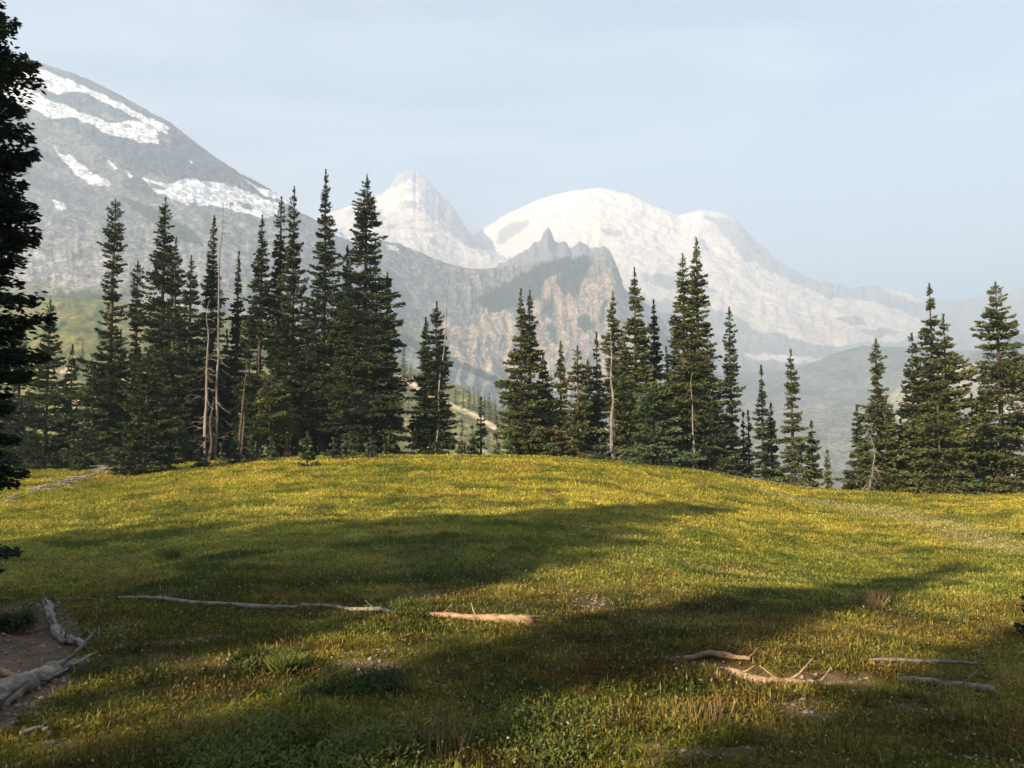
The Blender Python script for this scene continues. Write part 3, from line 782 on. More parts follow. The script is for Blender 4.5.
fir(258, 216, 49, 26, 'fir with an exposed orange trunk patch at mid height', tint=DARK, cb=0.16, prof=SPIRE, gaps=((0.36, 0.47, 0.85),))
fir(277, 197, 50, 18, 'narrow fir, left of the pair of close tops', tint=DARK, cb=0.16, prof=COLUMN)
fir(290, 187, 49, 26, 'taller fir, right of the pair of close tops', tint=DARK, cb=0.15, prof=SPIRE)
fir(270, 372, 45.5, 32, 'olive spreading fir with low hanging boughs under the pair of close tops', tint=OLIVE, cb=0.3, p=0.45)
fir(322, 170, 49, 30, 'tallest narrow fir of the left stand with open layered boughs', tint=DARK, cb=0.10, prof=SPIRE, clump=0.5, gaps=((0.4, 0.95, 0.15),))
fir(345, 246, 50, 26, 'shaded fir standing close left of the massive spire', tint=DARK, cb=0.06)
fir(305, 300, 51, 26, 'dark infill fir between the two tallest of the left stand', tint=DARK, cb=0.08)
fir(364, 175, 47.5, 40, 'massive tall dark spire at the right of the left stand', tint=DARK, dens=1.15, prof=[(0, 1), (0.3, 0.92), (0.55, 0.68), (0.75, 0.38), (0.9, 0.24), (1, 0.03)])
fir(386, 273, 48, 16, 'short slim fir leaning on the right side of the massive spire', tint=DARK, prof=COLUMN)
fir(225, 330, 52, 30, 'deep shaded fir behind the snags', tint=DARK, cb=0.12)
fir(190, 340, 50, 30, 'shaded fir behind the broken snag', tint=DARK, cb=0.05)
fir(330, 340, 51, 30, 'shaded fir behind the tallest narrow fir', tint=DARK, cb=0.05)
fir(70, 345, 53, 20, 'small shaded fir behind the stony gap on the left', tint=DARK)
for k, (px_, w_) in enumerate([(243, .16), (262, .12), (276, .17), (287, .1), (212, .2)]):
    dead_tree(px_, 396, 46.5, ['thick dark stem seen under the canopy left of the olive boughs', 'thin bare stem under the olive boughs', 'stout brown stem under the pair of close tops', 'slim pale stem right of the stout brown one', 'thick grey stem at the foot of the snags'][k], width=w_, twigs=8, tw=0.8, seed=20 + k, mat=M_bark, group='bare lower stems under the left stand')
for q, (px_, top_, D_, lb_) in enumerate([(118, 330, 54, 'shaded fir far back behind the ragged club topped fir'), (205, 330, 55, 'shaded fir far back behind the bleached snag'), (248, 310, 55, 'shaded fir far back between the snags and the orange trunk patch'), (285, 300, 56, 'shaded fir far back behind the pair of close tops'),
                                 (310, 325, 54, 'shaded fir far back left of the tallest narrow fir'), (340, 300, 56, 'shaded fir far back right of the tallest narrow fir'), (375, 310, 54, 'shaded fir far back behind the massive spire'), (160, 320, 55, 'shaded fir far back behind the tall dense spire')]):
    fir(px_, top_, D_, 30, lb_, tint=DARK, p=0.6)
for px_, top_, D_, lb_ in [(548, 372, 54, 'dark infill fir behind the short fir of the double topped one'), (588, 360, 55, 'dark infill fir behind the rusty fir'), (622, 330, 55, 'dark infill fir behind the grey bare trunk'), (646, 340, 54, 'dark infill fir behind the grey green low fir'),
                           (676, 330, 54, 'dark infill fir behind the left of the twin spires'), (705, 350, 53, 'dark infill fir behind the higher twin spire'), (922, 380, 48, 'dark infill fir behind the ragged leaning one'), (985, 372, 49, 'dark infill fir left behind the big full one at the border'), (886, 400, 47, 'dark infill fir behind the bent top one')]:
    fir(px_, top_, D_, 24, lb_, tint=DARK, p=0.6)
# the pair standing alone in the middle
fir(425, 318, 48, 17, 'left top of the lone dark pair in the middle', tint=DARK, p=0.7)
fir(436, 302, 48, 29, 'broad dark fir of the lone middle pair with the leaning snag in front', tint=DARK, p=0.7, dens=1.15)
dead_tree(449, 280, 47.4, 'thin bleached snag leaning right across the lone middle pair', width=0.07, lean=0.07, twigs=14, tw=0.5, z_from=0.5, seed=6)
# central group ---------------------------------------------------
fir(481, 398, 50, 12, 'small open young fir left of the double topped fir', tint=GREYG, dens=0.7, p=0.7)
fir(497, 418, 50, 9, 'smallest young fir beside the double topped fir', tint=GREYG, dens=0.7)
fir(521, 289, 48, 21, 'left stem of the double topped fir', tint=OLIVE, prof=SPIRE)
fir(530, 291, 48.5, 22, 'right stem of the double topped fir', tint=OLIVE, prof=SPIRE)
fir(543, 354, 50, 17, 'short fir right against the double topped fir', tint=DARK)
fir(561, 342, 49, 15, 'pointed mid height fir between the double topped fir and the rusty one', tint=OLIVE)
fir(578, 347, 48, 23, 'fir with rusty dying boughs low on its crown', tint=OLIVE, rust=0.30, p=0.65)
fir(597, 333, 49, 16, 'slim fir left of the grey bare trunk', tint=DARK)
fir(614, 292, 49, 22, 'fir standing over the grey bare trunk', tint=OLIVE, cb=0.30, prof=BROAD)
dead_tree(612, 330, 47, 'straight grey bare trunk standing in the central stand', width=0.15, twigs=34, tw=0.8, seed=9)
fir(636, 268, 48.5, 29, 'tall broad fir in the middle of the central stand', tint=OLIVE, dens=1.1, p=0.75)
fir(655, 300, 50, 18, 'slim dark fir right of the tall broad one', tint=DARK)
fir(667, 347, 49, 15, 'short fir top between the tall broad fir and the twin spires', tint=DARK)
fir(652, 384, 45.6, 42, 'grey green low fir spreading at the foot of the central stand', tint=GREYG, p=0.6, dens=1.15)
fir(685, 254, 48.5, 22, 'left of the twin spires in the central stand', tint=OLIVE, prof=COLUMN)
fir(699, 238, 48, 33, 'right and higher of the twin spires in the central stand', tint=OLIVE, dens=1.1, prof=[(0, 1), (0.3, 0.95), (0.5, 0.7), (0.68, 0.34), (0.85, 0.26), (1, 0.04)])
fir(712, 402, 46.5, 30, 'dark low fir at the right foot of the twin spires', tint=DARK, p=0.6)
dead_tree(692, 372, 46.0, 'bleached broken stub low on the twin spires', width=0.09, twigs=20, tw=0.6, seed=12)
fir(731, 308, 47.5, 14, 'solitary very narrow fir right of the twin spires', tint=DARK, prof=COLUMN, clump=0.45, cb=0.08)
# small ones down the slope on the right
fir(743, 414, 48, 8, 'tiny fir right of the solitary narrow fir', tint=DARK)
fir(748, 411, 50, 9, 'little fir second right of the solitary narrow fir', tint=DARK)
fir(762, 366, 47, 13, 'open mid height fir on the falling crest', tint=DARK, clump=0.5, gaps=((0.3, 0.9, 0.2),))
fir(771, 404, 47.5, 12, 'short dark fir between the open fir and the bushy pointed fir', tint=DARK)
fir(792, 350, 46.5, 23, 'bushy pointed fir on the falling crest', tint=OLIVE, p=0.75)
fir(811, 422, 46.5, 13, 'short dark fir at the right foot of the bushy pointed fir', tint=DARK)
fir(826, 452, 45.5, 9, 'little olive fir alone before the grey valley', tint=OLIVE, dens=0.8)
# right group -----------------------------------------------------
fir(857, 408, 44, 16, 'low fir at the left foot of the bent top fir', tint=DARK, p=0.6)
fir(878, 340, 43, 27, 'fir with a thin bent top rising from a bushy crown', tint=OLIVE, prof=[(0, 1), (0.25, 1), (0.5, 0.72), (0.62, 0.45), (0.75, 0.25), (0.88, 0.28), (0.96, 0.14), (1, 0.03)], clump=0.5)
dead_tree(866, 430, 41.5, 'bare pale branching snag at the foot of the bent top fir', width=0.05, twigs=40, tw=1.0, seed=15, curve=0.3)
fir(900, 420, 44.5, 7, 'thread thin fir in the gap of the right stand', tint=DARK, prof=COLUMN, dens=0.7)
fir(913, 334, 43.5, 17, 'ragged leaning fir with a hooked tip at the left of the right stand', tint=DARK, clump=0.5, prof=COLUMN, lean=0.008)
fir(934, 284, 43, 31, 'tall pointed fir leading the right stand', tint=OLIVE, prof=[(0, 1), (0.25, 1), (0.45, 0.8), (0.6, 0.52), (0.75, 0.34), (1, 0.04)], clump=0.42)
fir(947, 315, 43.5, 32, 'second top close to the tall pointed fir of the right stand', tint=OLIVE, prof=[(0, 0.9), (0.3, 1), (0.5, 0.85), (0.65, 0.7), (0.78, 0.32), (1, 0.05)], clump=0.5)
fir(938, 408, 41.0, 44, 'wide low olive fir skirting the foot of the right stand', tint=OLIVE, p=0.5)
fir(972, 395, 46.5, 30, 'dark shaded fir filling the gap inside the right stand', tint=DARK, p=0.5)
fir(1001, 282, 42.5, 42, 'big full fir at the right border with a rusty patch near the top', tint=OLIVE, rust=0.12, dens=1.1, prof=[(0, 1), (0.3, 1), (0.5, 0.85), (0.7, 0.62), (0.85, 0.3), (1, 0.03)])
fir(1042, 345, 44, 34, 'fir cut by the right border of the frame', tint=DARK)
fir(1044, 500, 8.6, 30, 'small near fir beyond the right border with one bough poking in', tint=BLACK, sprig=0.10, group='young firs on the grass', p=0.35)

# young firs at the foot of the stands
sap = [(308, 434, base_at(308, 467), 13, 'bright young fir standing alone on the grass before the left stand'), (204, 440, base_at(204, 467), 10, 'knee high young fir at the foot of the snags'),
       (236, 432, base_at(236, 463), 9, 'young fir in front of the dark hollow, under the orange trunk patch'), (252, 438, base_at(252, 462), 9, 'stubby young fir second from the left in the dark hollow'),
       (271, 440, base_at(271, 462), 9, 'rounded young fir in front of the stout brown stem'), (222, 446, 45.6, 9, 'low young fir right of the snag foot'),
       (286, 447, 45.6, 7, 'smallest young fir at the right of the dark hollow'), (334, 440, base_at(334, 459), 11, 'low bushy young fir right of the bright lone one'),
       (350, 438, base_at(350, 459), 11, 'low young fir under the massive spire, left side'), (371, 440, base_at(371, 459), 12, 'low young fir under the massive spire, right side'),
       (389, 439, 46.4, 10, 'young fir at the left rim of the grassy gap'), (461, 436, 46.5, 9, 'young fir right of the lone middle pair'),
       (472, 428, 47.5, 8, 'thin young fir before the small open fir'), (508, 440, 46.3, 12, 'low fir bush at the left foot of the double topped fir'),
       (552, 440, 46.2, 14, 'low spreading fir bush at the right foot of the double topped fir'), (600, 441, 46.5, 12, 'low fir bush left of the grey bare trunk'),
       (112, 446, 47, 13, 'low fir bush behind the heap of dead branches'), (178, 440, 45.5, 14, 'low fir bush right of the forward broad fir'),
       (893, 466, 42, 12, 'low fir bush between the bent top fir and the right stand'), (966, 470, 41.2, 12, 'low fir bush inside the foot of the right stand')]
for px_, top_, D_, hw_, lb_ in sap:
    fir(px_, top_, D_, hw_, lb_, name='young_fir', group='young firs at the foot of the stands', tint=GREYG if px_ != 893 else OLIVE, p=0.55, sprig=0.18, cb=0.0, droop=0.1)

# firs standing outside the frame, up-sun, whose shadows lie on the meadow
def caster(q, s_tip, H, R, prof=None):
    """q: metres across the fall of the shadows, s_tip: metres along it, where the top's shadow lands"""
    N = np.array([SDIR[1], -SDIR[0]]); t = N * q + SDIR * s_tip; L = H / math.tan(_el)
    for _ in range(3):
        b = t - SDIR * L
        L = (H + float(ground(b[0], b[1])) - float(ground(t[0], t[1]))) / math.tan(_el)
    _seed[0] += 1
    fir(0, 0, 0, R, 'tall fir standing outside the frame whose shadow crosses the meadow', group='firs outside the frame up-sun of the meadow', base_xy=(b[0], b[1]), H=H, sprig=0.30, dens=1.7, p=0.5, clump=0.4, prof=prof)


FULL = [(0, 1), (0.5, 1), (0.75, 0.85), (0.9, 0.55), (0.97, 0.3), (1, 0.08)]
for c in [(-12.3, 23.6, 14, 1.5), (-11.4, 20.5, 13, 1.5), (-10.2, 17.5, 13, 1.5), (-9.2, 15.5, 12, 1.3), (-8.3, 13.0, 12, 1.1), (-7.9, 10.5, 11, 1.0), (-13.4, 19.0, 13, 1.6), (-14.6, 15.5, 13, 1.6), (-16.0, 12.5, 13, 1.7), (-17.6, 11, 12, 1.8), (-19.5, 10, 12, 1.9),
          (-6.1, 4.2, 8, 0.8), (-7.0, 6.5, 9, 0.9), (-5.4, 3.0, 8, 0.4), (-11.0, 14.0, 12, 1.5), (-13.0, 12.0, 12, 1.6), (-12.0, 16.5, 12, 1.4), (-14.2, 13.5, 12, 1.5), (-15.4, 10.8, 12, 1.6), (-16.8, 9.5, 12, 1.7), (-10.0, 11.5, 11, 1.4), (-18.5, 8.5, 12, 1.8), (-8.9, 9.0, 10, 1.2), (-4.3, 21.0, 14, 0.95), (-4.1, 17.5, 13, 0.95), (-4.5, 14.5, 12, 0.75),
          (-1.4, 14.6, 12, 0.95), (-0.3, 15.0, 13, 1.2), (0.9, 13.5, 12, 1.2), (2.2, 13.0, 12, 1.4), (3.6, 14.0, 13, 1.5), (5.4, 13.0, 13, 1.8)]:
    caster(*c, prof=FULL)
gg_ = np.random.default_rng(5)
for k in range(22):  # unseen firs added to block sky light from the foreground
    a = k * 2.4; b = np.array([-10 + 34 * gg_.uniform(), -4 - 17 * gg_.uniform()])
    if b[0] - b[1] * math.tan(math.radians(SUN_AZ)) < 4.5: continue
    _seed[0] += 1
    fir(0, 0, 0, 2.2, 'tall unseen fir added behind the viewpoint to darken the foreground', group='unseen firs added behind the viewpoint', base_xy=(b[0], b[1]), H=11 + 4 * gg_.uniform(), sprig=0.36, dens=0.8, p=0.6, clump=0.4)

# ------------------------------------------------------------------ far firs on the slopes
def far_fir_mesh(n, Vs, H, seed, name, label, r=0.16, lo=0):
    """a wood too far to count: one mesh of little jagged cones"""
    g = np.random.default_rng(seed)
    V = []; Fq = []; C = []; k0 = 0
    idx = g.choice(len(Vs), n)
    for i in idx:
        b = Vs[i] + np.array([g.normal(0, H * .25), g.normal(0, H * .25), -0.8])
        h = H * g.uniform(0.5, 1.15); rr = h * r * g.uniform(.8, 1.3); tint_ = mix((0.030, 0.050, 0.028), (0.055, 0.08, 0.04), g.uniform())
        for t in range(3):
            z0 = h * (0.04 + 0.28 * t); z1 = z0 + h * (0.42 - 0.03 * t); rt = rr * (1 - 0.28 * t)
            a = np.arange(7) * 2 * math.pi / 7 + g.uniform(0, 6)
            ring = np.stack([np.cos(a) * rt * g.uniform(.7, 1.2, 7), np.sin(a) * rt * g.uniform(.7, 1.2, 7), np.full(7, z0) + g.uniform(-.03, .03, 7) * h], -1) + b
            V.append(ring); V.append((b + np.array([0, 0, min(z1, h)]))[None])
            for q in range(7): Fq.append((k0 + q, k0 + (q + 1) % 7, k0 + 7))
            C.append(np.repeat(tint_[None], 8, 0)); k0 += 8
    o = mesh_np(name, np.concatenate(V), np.array(Fq), M_farleaf, np.concatenate(C))
    return tag(o, label, 'wood', kind='stuff')


def verts_in(G, px, py, nf, polys, j=2.0):
    m = snow_mask(px[:nf], py[:nf], polys, j, 31, 6) > 0.5
    return G[:nf][m]


far_fir_mesh(1700, verts_in(GE, pxE, pyE, nfE, FOREST), 15, 5, 'far_wood', 'blue green wood covering the shoulder left of the tan cliff top')
far_fir_mesh(500, verts_in(GE, pxE, pyE, nfE, FOREST_L), 7, 6, 'scrub_wood', 'dark scrub in bands across the grey scree')
far_fir_mesh(900, GF_[:nfF][::3].reshape(-1, 3), 16, 8, 'ridge_wood', 'hazy wood on the ridge at the right border')


def on_slope(px, py):
    d = (pxG[:nfG] - px) ** 2 + (pyG[:nfG] - py) ** 2
    i = np.unravel_index(np.argmin(d), d.shape); return GG[i]


small = [(395, 350, 372, 'hazy slope fir left of the two above the footpath'), (404, 344, 376, 'tall hazy slope fir above the footpath'), (410, 362, 382, 'small hazy fir right of the tall one above the path'),
         (436, 392, 404, 'slope fir at the right side of the lone middle pair'), (449, 396, 410, 'slope fir just above the pale path'), (456, 386, 404, 'leftmost pointed fir of the row on the far slope'), (463, 390, 408, 'second pointed fir of the row on the far slope'),
         (469, 386, 409, 'tallest pointed fir of the row on the far slope'), (474, 393, 411, 'short fir in the middle of the far slope row'), (479, 391, 414, 'slim fir in the middle of the far slope row'), (484, 395, 417, 'fir near the right end of the far slope row'),
         (489, 394, 420, 'pointed fir second from the right end of the far slope row'), (495, 400, 424, 'last fir at the right end of the far slope row'), (503, 412, 430, 'little fir below the far slope row'), (462, 414, 436, 'green fir below the pale path'), (444, 420, 440, 'low green fir at the lower path side'),
         (82, 342, 366, 'small fir on the green slope at the far left'), (420, 405, 424, 'small fir on the olive slope beside the lone pair'), (408, 392, 410, 'tiny fir on the olive slope under the path')]
for q, (px_, top_, base_, lb_) in enumerate(small):
    b = on_slope(px_, base_); h = max((base_ - top_) / F * b[1], 2.0)
    root = empty('slope_fir', b - np.array([0, 0, 0.3])); tag(root, lb_, 'tree', 'small firs on the slope behind')
    V, Fc, col, br = foliage(h, h * 0.15, 0.02, 0.75, 0.5, 900 + q, tint=GREYG, sprig=max(0.35, h * 0.06), droop=0.2)
    mesh_np('crown', V, Fc, M_leaf, col, root)
    T = Tubes(); T.add([(0, 0, -.3), (0, 0, h * .5), (0, 0, h)], [h * .02, h * .012, .02], 6); T.build('trunk', M_bark, root)


# ------------------------------------------------------------------ turf
def leaves(n, f_place, size, tintf, seed, up=0.35, ratio=0.28, spread=1.0, hgt=0.06):
    g = np.random.default_rng(seed)
    x, y = f_place(g, n); n = len(x)
    z = ground(x, y)
    sc = size(y) * g.uniform(0.6, 1.4, n)
    th = g.uniform(0, 2 * math.pi, n); el = np.abs(g.normal(up, 0.45, n)); el = np.clip(el, -0.2, 1.5)
    D = np.stack([np.cos(th) * np.cos(el), np.sin(th) * np.cos(el), np.sin(el)], -1)
    S = np.stack([-np.sin(th), np.cos(th), g.normal(0, 0.35, n)], -1)
    hh = hgt * g.uniform(0, 1, n) ** 1.5 * (sc / sc.mean())
    C = np.stack([x, y, z + hh - 0.004], -1)
    l = sc[:, None]; wd = l * ratio
    V = np.stack([C, C + D * l * .5 + S * wd * .5, C + D * l - np.array([0, 0, 1.0]) * l * 0.12, C + D * l * .5 - S * wd * .5], 1)
    c = tintf(x, y, g, n)
    return V, np.repeat(c[:, None], 4, 1)


def place_view(a, ymin=3.6, ymax=51):
    """positions with a density falling slowly away from the viewer"""
    def f(g, n):
        u = g.uniform(size=n); e = 2 - a
        y = (ymin ** e + u * (ymax ** e - ymin ** e)) ** (1 / e)
        x = y * g.uniform(-0.78, 0.78, n)
        thick = fbm(x / 0.45, y / 0.45, 83, 3)
        keep = (bare(x, y) < g.uniform(0.1, 0.8, n)) & (thick > g.uniform(0.1, 0.55, n))
        return x[keep], y[keep]
    return f


def tint_leaf(x, y, g, n):
    c = meadow_tint(x, y) * 1.25
    am = 0.45 - 0.28 * sst(12, 30, y)
    c = c * ((1 + am * g.uniform(-1, 1, n)) * (0.65 + 0.7 * fbm(x / 0.16, y / 0.16, 91, 2)))[:, None]
    r_ = g.uniform(size=n)
    c = np.where(((r_ < 0.05) & (y < 16))[:, None], np.array([0.30, 0.25, 0.11]), c)
    c = np.where((r_ > 0.95)[:, None], np.array([0.05, 0.085, 0.02]), c)
    return c


hum = lambda x, y: 0.35 + 1.3 * sst(0.35, 0.7, fbm(x / 0.6, y / 0.6, 101, 3))
V1, C1 = leaves(1250000, place_view(1.5), lambda y: 0.021 + 0.0018 * y, tint_leaf, 1, up=0.55, ratio=0.42, hgt=0.05)
V2, C2 = leaves(260000, place_view(1.4), lambda y: 0.065 + 0.0022 * y, tint_leaf, 2, up=1.1, ratio=0.085, hgt=0.01)
V = np.concatenate([V1, V2]).reshape(-1, 3); C = np.concatenate([C1, C2]).reshape(-1, 3)
o = mesh_np('meadow_grass', V, np.arange(len(V)).reshape(-1, 4), M_grass, C)
tag(o, 'low olive and golden turf of herbs and grass', 'grass', kind='stuff')


def flower_place(g, n):
    y = g.uniform(4.2, 13, n); x = y * g.uniform(-0.15, 0.75, n)
    k = fbm(x / 1.2, y / 0.8, 111, 3) > g.uniform(0.42, 0.7, n)
    return x[k], y[k]


V3, C3 = leaves(3500, flower_place, lambda y: 0.012 + 0.0008 * y, lambda x, y, g, n: np.array([0.30, 0.30, 0.25]) * g.uniform(0.6, 1.3, n)[:, None], 3, up=0.2, ratio=0.9, hgt=0.10)
V = V3.reshape(-1, 3)
o = mesh_np('pale_flowers', V + np.array([0, 0, 0.03]), np.arange(len(V)).reshape(-1, 4), M_grass, C3.reshape(-1, 3))
tag(o, 'sprinkle of tiny pale seed heads in the shaded turf at lower right', 'flowers', kind='stuff')


def bush(px, py, wid, hgt, label, kindn='low_shrub', cat='shrub', tint=((0.06, 0.09, 0.02), (0.15, 0.16, 0.04)), n=2600, blade=False, ls=0.032, seed=0):
    b = hit(px, py); g = np.random.default_rng(500 + seed + int(px))
    root = empty(kindn, b); tag(root, label, cat, 'shrubs and tufts in the meadow')
    if blade:
        th = g.uniform(0, 6.283, n); el = np.clip(g.normal(1.42 if kindn == 'dry_stalks' else 1.15, 0.16, n), 0.6, 1.57); l = hgt * g.uniform(0.5, 1.1, n)
        r_ = wid * 0.35 * np.sqrt(g.uniform(size=n)); a = g.uniform(0, 6.283, n)
        C = np.stack([r_ * np.cos(a), r_ * np.sin(a), np.full(n, -0.02)], -1)
        D = np.stack([np.cos(th) * np.cos(el), np.sin(th) * np.cos(el), np.sin(el)], -1); S = np.stack([-np.sin(th), np.cos(th), np.zeros(n)], -1)
        V = np.stack([C - S * .003, C + S * .003, C + D * l[:, None] * .6 + S * .0025, C + D * l[:, None] - np.array([0, 0, .15]) * l[:, None]], 1)
    else:
        # leaves around several branching tufts
        nt = 9; ta = g.uniform(0, 6.283, nt); tr = wid * 0.36 * np.sqrt(g.uniform(size=nt)); th_ = hgt * g.uniform(0.55, 1.0, nt)
        ti = g.integers(0, nt, n); u = g.normal(size=(n, 3)); u /= np.linalg.norm(u, axis=1)[:, None]
        rr = g.uniform(size=n) ** 0.5
        C = np.stack([tr[ti] * np.cos(ta[ti]), tr[ti] * np.sin(ta[ti]), th_[ti] * .5], -1) + u * rr[:, None] * np.stack([np.full(n, wid * .24), np.full(n, wid * .24), th_[ti] * .5], -1)
        C[:, 2] = np.maximum(C[:, 2], 0.0)
        th = g.uniform(0, 6.283, n); el = g.normal(0.5, 0.5, n)
        D = np.stack([np.cos(th) * np.cos(el), np.sin(th) * np.cos(el), np.sin(el)], -1); S = np.stack([-np.sin(th), np.cos(th), g.normal(0, .3, n)], -1)
        l = ls * g.uniform(.6, 1.3, n)[:, None]
        V = np.stack([C, C + D * l * .5 + S * l * .22, C + D * l, C + D * l * .5 - S * l * .22], 1)
        T = Tubes()
        for k in range(nt):
            e = np.array([tr[k] * math.cos(ta[k]), tr[k] * math.sin(ta[k]), th_[k] * .9]); T.add([(0, 0, -.03), e * np.array([.6, .6, .5]), e], [.006, .004, .002], 4)
        T.build('stems', M_bark, root)
    c = mix(tint[0], tint[1], g.uniform(size=n)); V = V.reshape(-1, 3)
    mesh_np('leaves', V, np.arange(len(V)).reshape(-1, 4), M_grass, np.repeat(c, 4, 0), root)


bush(300, 762, 1.25, 0.15, 'leafy light green bush at the bottom edge', n=7500)
bush(286, 672, 0.30, 0.20, 'upright dark grass tuft left of the shaded shrubs', 'grass_tuft', 'grass tuft', n=1300, blade=True)
bush(410, 618, 0.5, 0.22, 'yellow green shrub growing across the long fallen stick', n=2400)
bush(352, 690, 0.9, 0.12, 'dark rounded shrub in shadow right of the grass tuft', tint=((0.03, 0.05, 0.015), (0.06, 0.08, 0.02)), n=3200)
bush(262, 668, 0.5, 0.2, 'pale leaved low shrub beside the grass tuft', n=2400)
bush(876, 608, 0.45, 0.34, 'dry seed stalks standing in the sunlit grass on the right', 'dry_stalks', 'grass tuft', tint=((0.16, 0.10, 0.05), (0.28, 0.20, 0.10)), n=70, blade=True)
bush(700, 722, 0.5, 0.26, 'brown dry stalks below the earth scar', 'dry_stalks', 'grass tuft', tint=((0.12, 0.08, 0.04), (0.24, 0.17, 0.09)), n=60, blade=True)
bush(440, 752, 0.5, 0.28, 'thin dry stalks at the bottom middle', 'dry_stalks', 'grass tuft', tint=((0.12, 0.08, 0.04), (0.24, 0.18, 0.10)), n=60, blade=True)
bush(170, 560, 0.6, 0.24, 'light green shrub on the shaded left slope', n=1800)
bush(962, 588, 0.7, 0.14, 'olive shrub in the sun near the right border', n=2400)
bush(545, 735, 1.2, 0.13, 'light green leafy shrub at the bottom middle in the sun', n=3400)
bush(15, 632, 0.55, 0.34, 'dark leafy shrub inside the bend of the footpath', tint=((0.03, 0.05, 0.015), (0.06, 0.08, 0.02)), n=3600)


# loose stones and clods where the soil lies open
g = np.random.default_rng(9); n = 60000
sy = g.uniform(4.2, 13, n); sx = sy * g.uniform(-0.75, 0.75, n); k = bare(sx, sy) > 0.55; sx, sy = sx[k][:2600], sy[k][:2600]; n = len(sx)
sz = ground(sx, sy); rs = 0.006 + 0.030 * g.uniform(size=n) ** 5
oc = np.array([(1, 0, 0), (0, 1, 0), (-1, 0, 0), (0, -1, 0), (0, 0, .7), (0, 0, -.7)])
Vs_ = (oc[None] * g.uniform(.6, 1.3, (n, 6, 1))) * rs[:, None, None] + np.stack([sx, sy, sz + rs * .2], -1)[:, None]
tri = np.array([(0, 1, 4), (1, 2, 4), (2, 3, 4), (3, 0, 4), (1, 0, 5), (2, 1, 5), (3, 2, 5), (0, 3, 5)])
o = mesh_np('loose_stones', Vs_.reshape(-1, 3), (tri[None] + 6 * np.arange(n)[:, None, None]).reshape(-1, 3), M_soil, np.repeat(mix((0.10, 0.07, 0.05), (0.26, 0.23, 0.20), g.uniform(size=n)), 6, 0))
tag(o, 'loose stones and clods on the bare soil', 'stones', kind='stuff')

# ------------------------------------------------------------------ fallen wood
def log(pts, r, label, name='fallen_log', cat='log', mat=None, stubs=5, seed=0, lift=0.6, rough=0.25, splinter=False, group='pieces of fallen wood in the meadow', taper=None):
    """pts in the picture where the wood lies on the ground, r in metres"""
    r = np.atleast_1d(np.asarray(r, float))
    W = np.array([np.append(hit0(*p), 0) for p in pts])
    t = np.linspace(0, len(W) - 1, max(12, len(W) * 6)); ii = np.arange(len(W))
    Q = np.stack([np.interp(t, ii, W[:, k]) for k in range(3)], -1)
    Q[:, 2] = ground(Q[:, 0], Q[:, 1])
    for _ in range(8): Q[1:-1] = .25 * Q[:-2] + .5 * Q[1:-1] + .25 * Q[2:]
    rr = np.interp(np.linspace(0, 1, len(Q)), np.linspace(0, 1, len(r)), r) * 0.78
    Q[:, 2] += rr * lift + 0.03
    g = random.Random(seed)
    Q[:, 2] += [0.004 * math.sin(i * .5 + seed) for i in range(len(Q))]
    root = empty(name, Q[0] * 0 + np.array([Q[:, 0].mean(), Q[:, 1].mean(), Q[:, 2].min() - rr.max()])); tag(root, label, cat, group)
    Q = Q - np.array(root.location)
    T = Tubes(); T.add(Q, rr, 10, rough, seed)
    B = Tubes.parts(root, 'branch_stub', mat or M_log)
    for k in range(stubs):
        i = g.randrange(1, len(Q) - 1); a = g.uniform(0, 6.28); L = g.uniform(2, 6) * rr[i] + .03
        d = np.array([math.cos(a), math.sin(a) * .6, g.uniform(0.1, 0.8)])
        B.add([Q[i], Q[i] + d * L * .5, Q[i] + d * L + np.array([0, 0, L * .2])], [rr[i] * .35, rr[i] * .25, rr[i] * .12], 5)
    if splinter:
        dirv = Q[-1] - Q[-4]; dirv /= np.linalg.norm(dirv)
        for k in range(22):
            o_ = np.array([g.uniform(-1, 1), g.uniform(-1, 1), g.uniform(-1, 1)]) * rr[-1] * .8
            s0 = Q[-1] - dirv * g.uniform(0.05, 0.2) + o_
            T.add([s0, s0 + dirv * g.uniform(.08, .25) + o_ * .5], [rr[-1] * .22, .004], 4)
    T.build('trunk', mat or M_log, root)
    return root


log([(2, 592), (14, 592)], [.03, .02], 'stub of grey wood at the left border above the footpath', 'stick', 'stick', stubs=1)
log([(56, 598), (78, 597), (95, 599)], [.015, .02, .012], 'short pale stick just right of the top of the footpath', 'stick', 'stick', stubs=1, seed=1)
log([(118, 599), (150, 600), (175, 604), (210, 607), (245, 610), (280, 611), (296, 611)], [.018, .028, .035, .03, .035, .03, .02], 'long grey stick lying left of the shrub in the shaded turf', stubs=4, seed=2)
log([(300, 610), (320, 609), (350, 614), (375, 614), (392, 617)], [.035, .03, .025, .03, .02], 'grey crooked stick in the middle of the long line of wood', stubs=4, seed=3)
log([(420, 620), (445, 623), (470, 628), (495, 630), (520, 632), (532, 633)], [.03, .035, .045, .055, .065, .06], 'fallen stem with an orange splintered end catching the sun', mat=M_logwarm, stubs=3, splinter=True, seed=4)
log([(44, 596), (49, 606), (52, 616)], [.04, .06, .05], 'chunk of bleached wood at the top of the footpath edge', stubs=4, seed=5, rough=.5)
log([(52, 618), (58, 630), (63, 638), (74, 640), (84, 645)], [.045, .06, .05, .045, .03], 'gnarled bleached root lining the footpath', stubs=10, seed=6, rough=.6)
log([(-60, 722), (-20, 700), (10, 688), (35, 677), (55, 669), (70, 664)], [.15, .14, .12, .10, .085, .05], 'thick weathered trunk in the bottom left corner', stubs=9, seed=7, rough=.35, lift=.5)
log([(68, 668), (82, 663), (96, 657)], [.022, .018, .01], 'thin branch pointing right from the thick weathered trunk', 'stick', 'stick', stubs=1, seed=8)
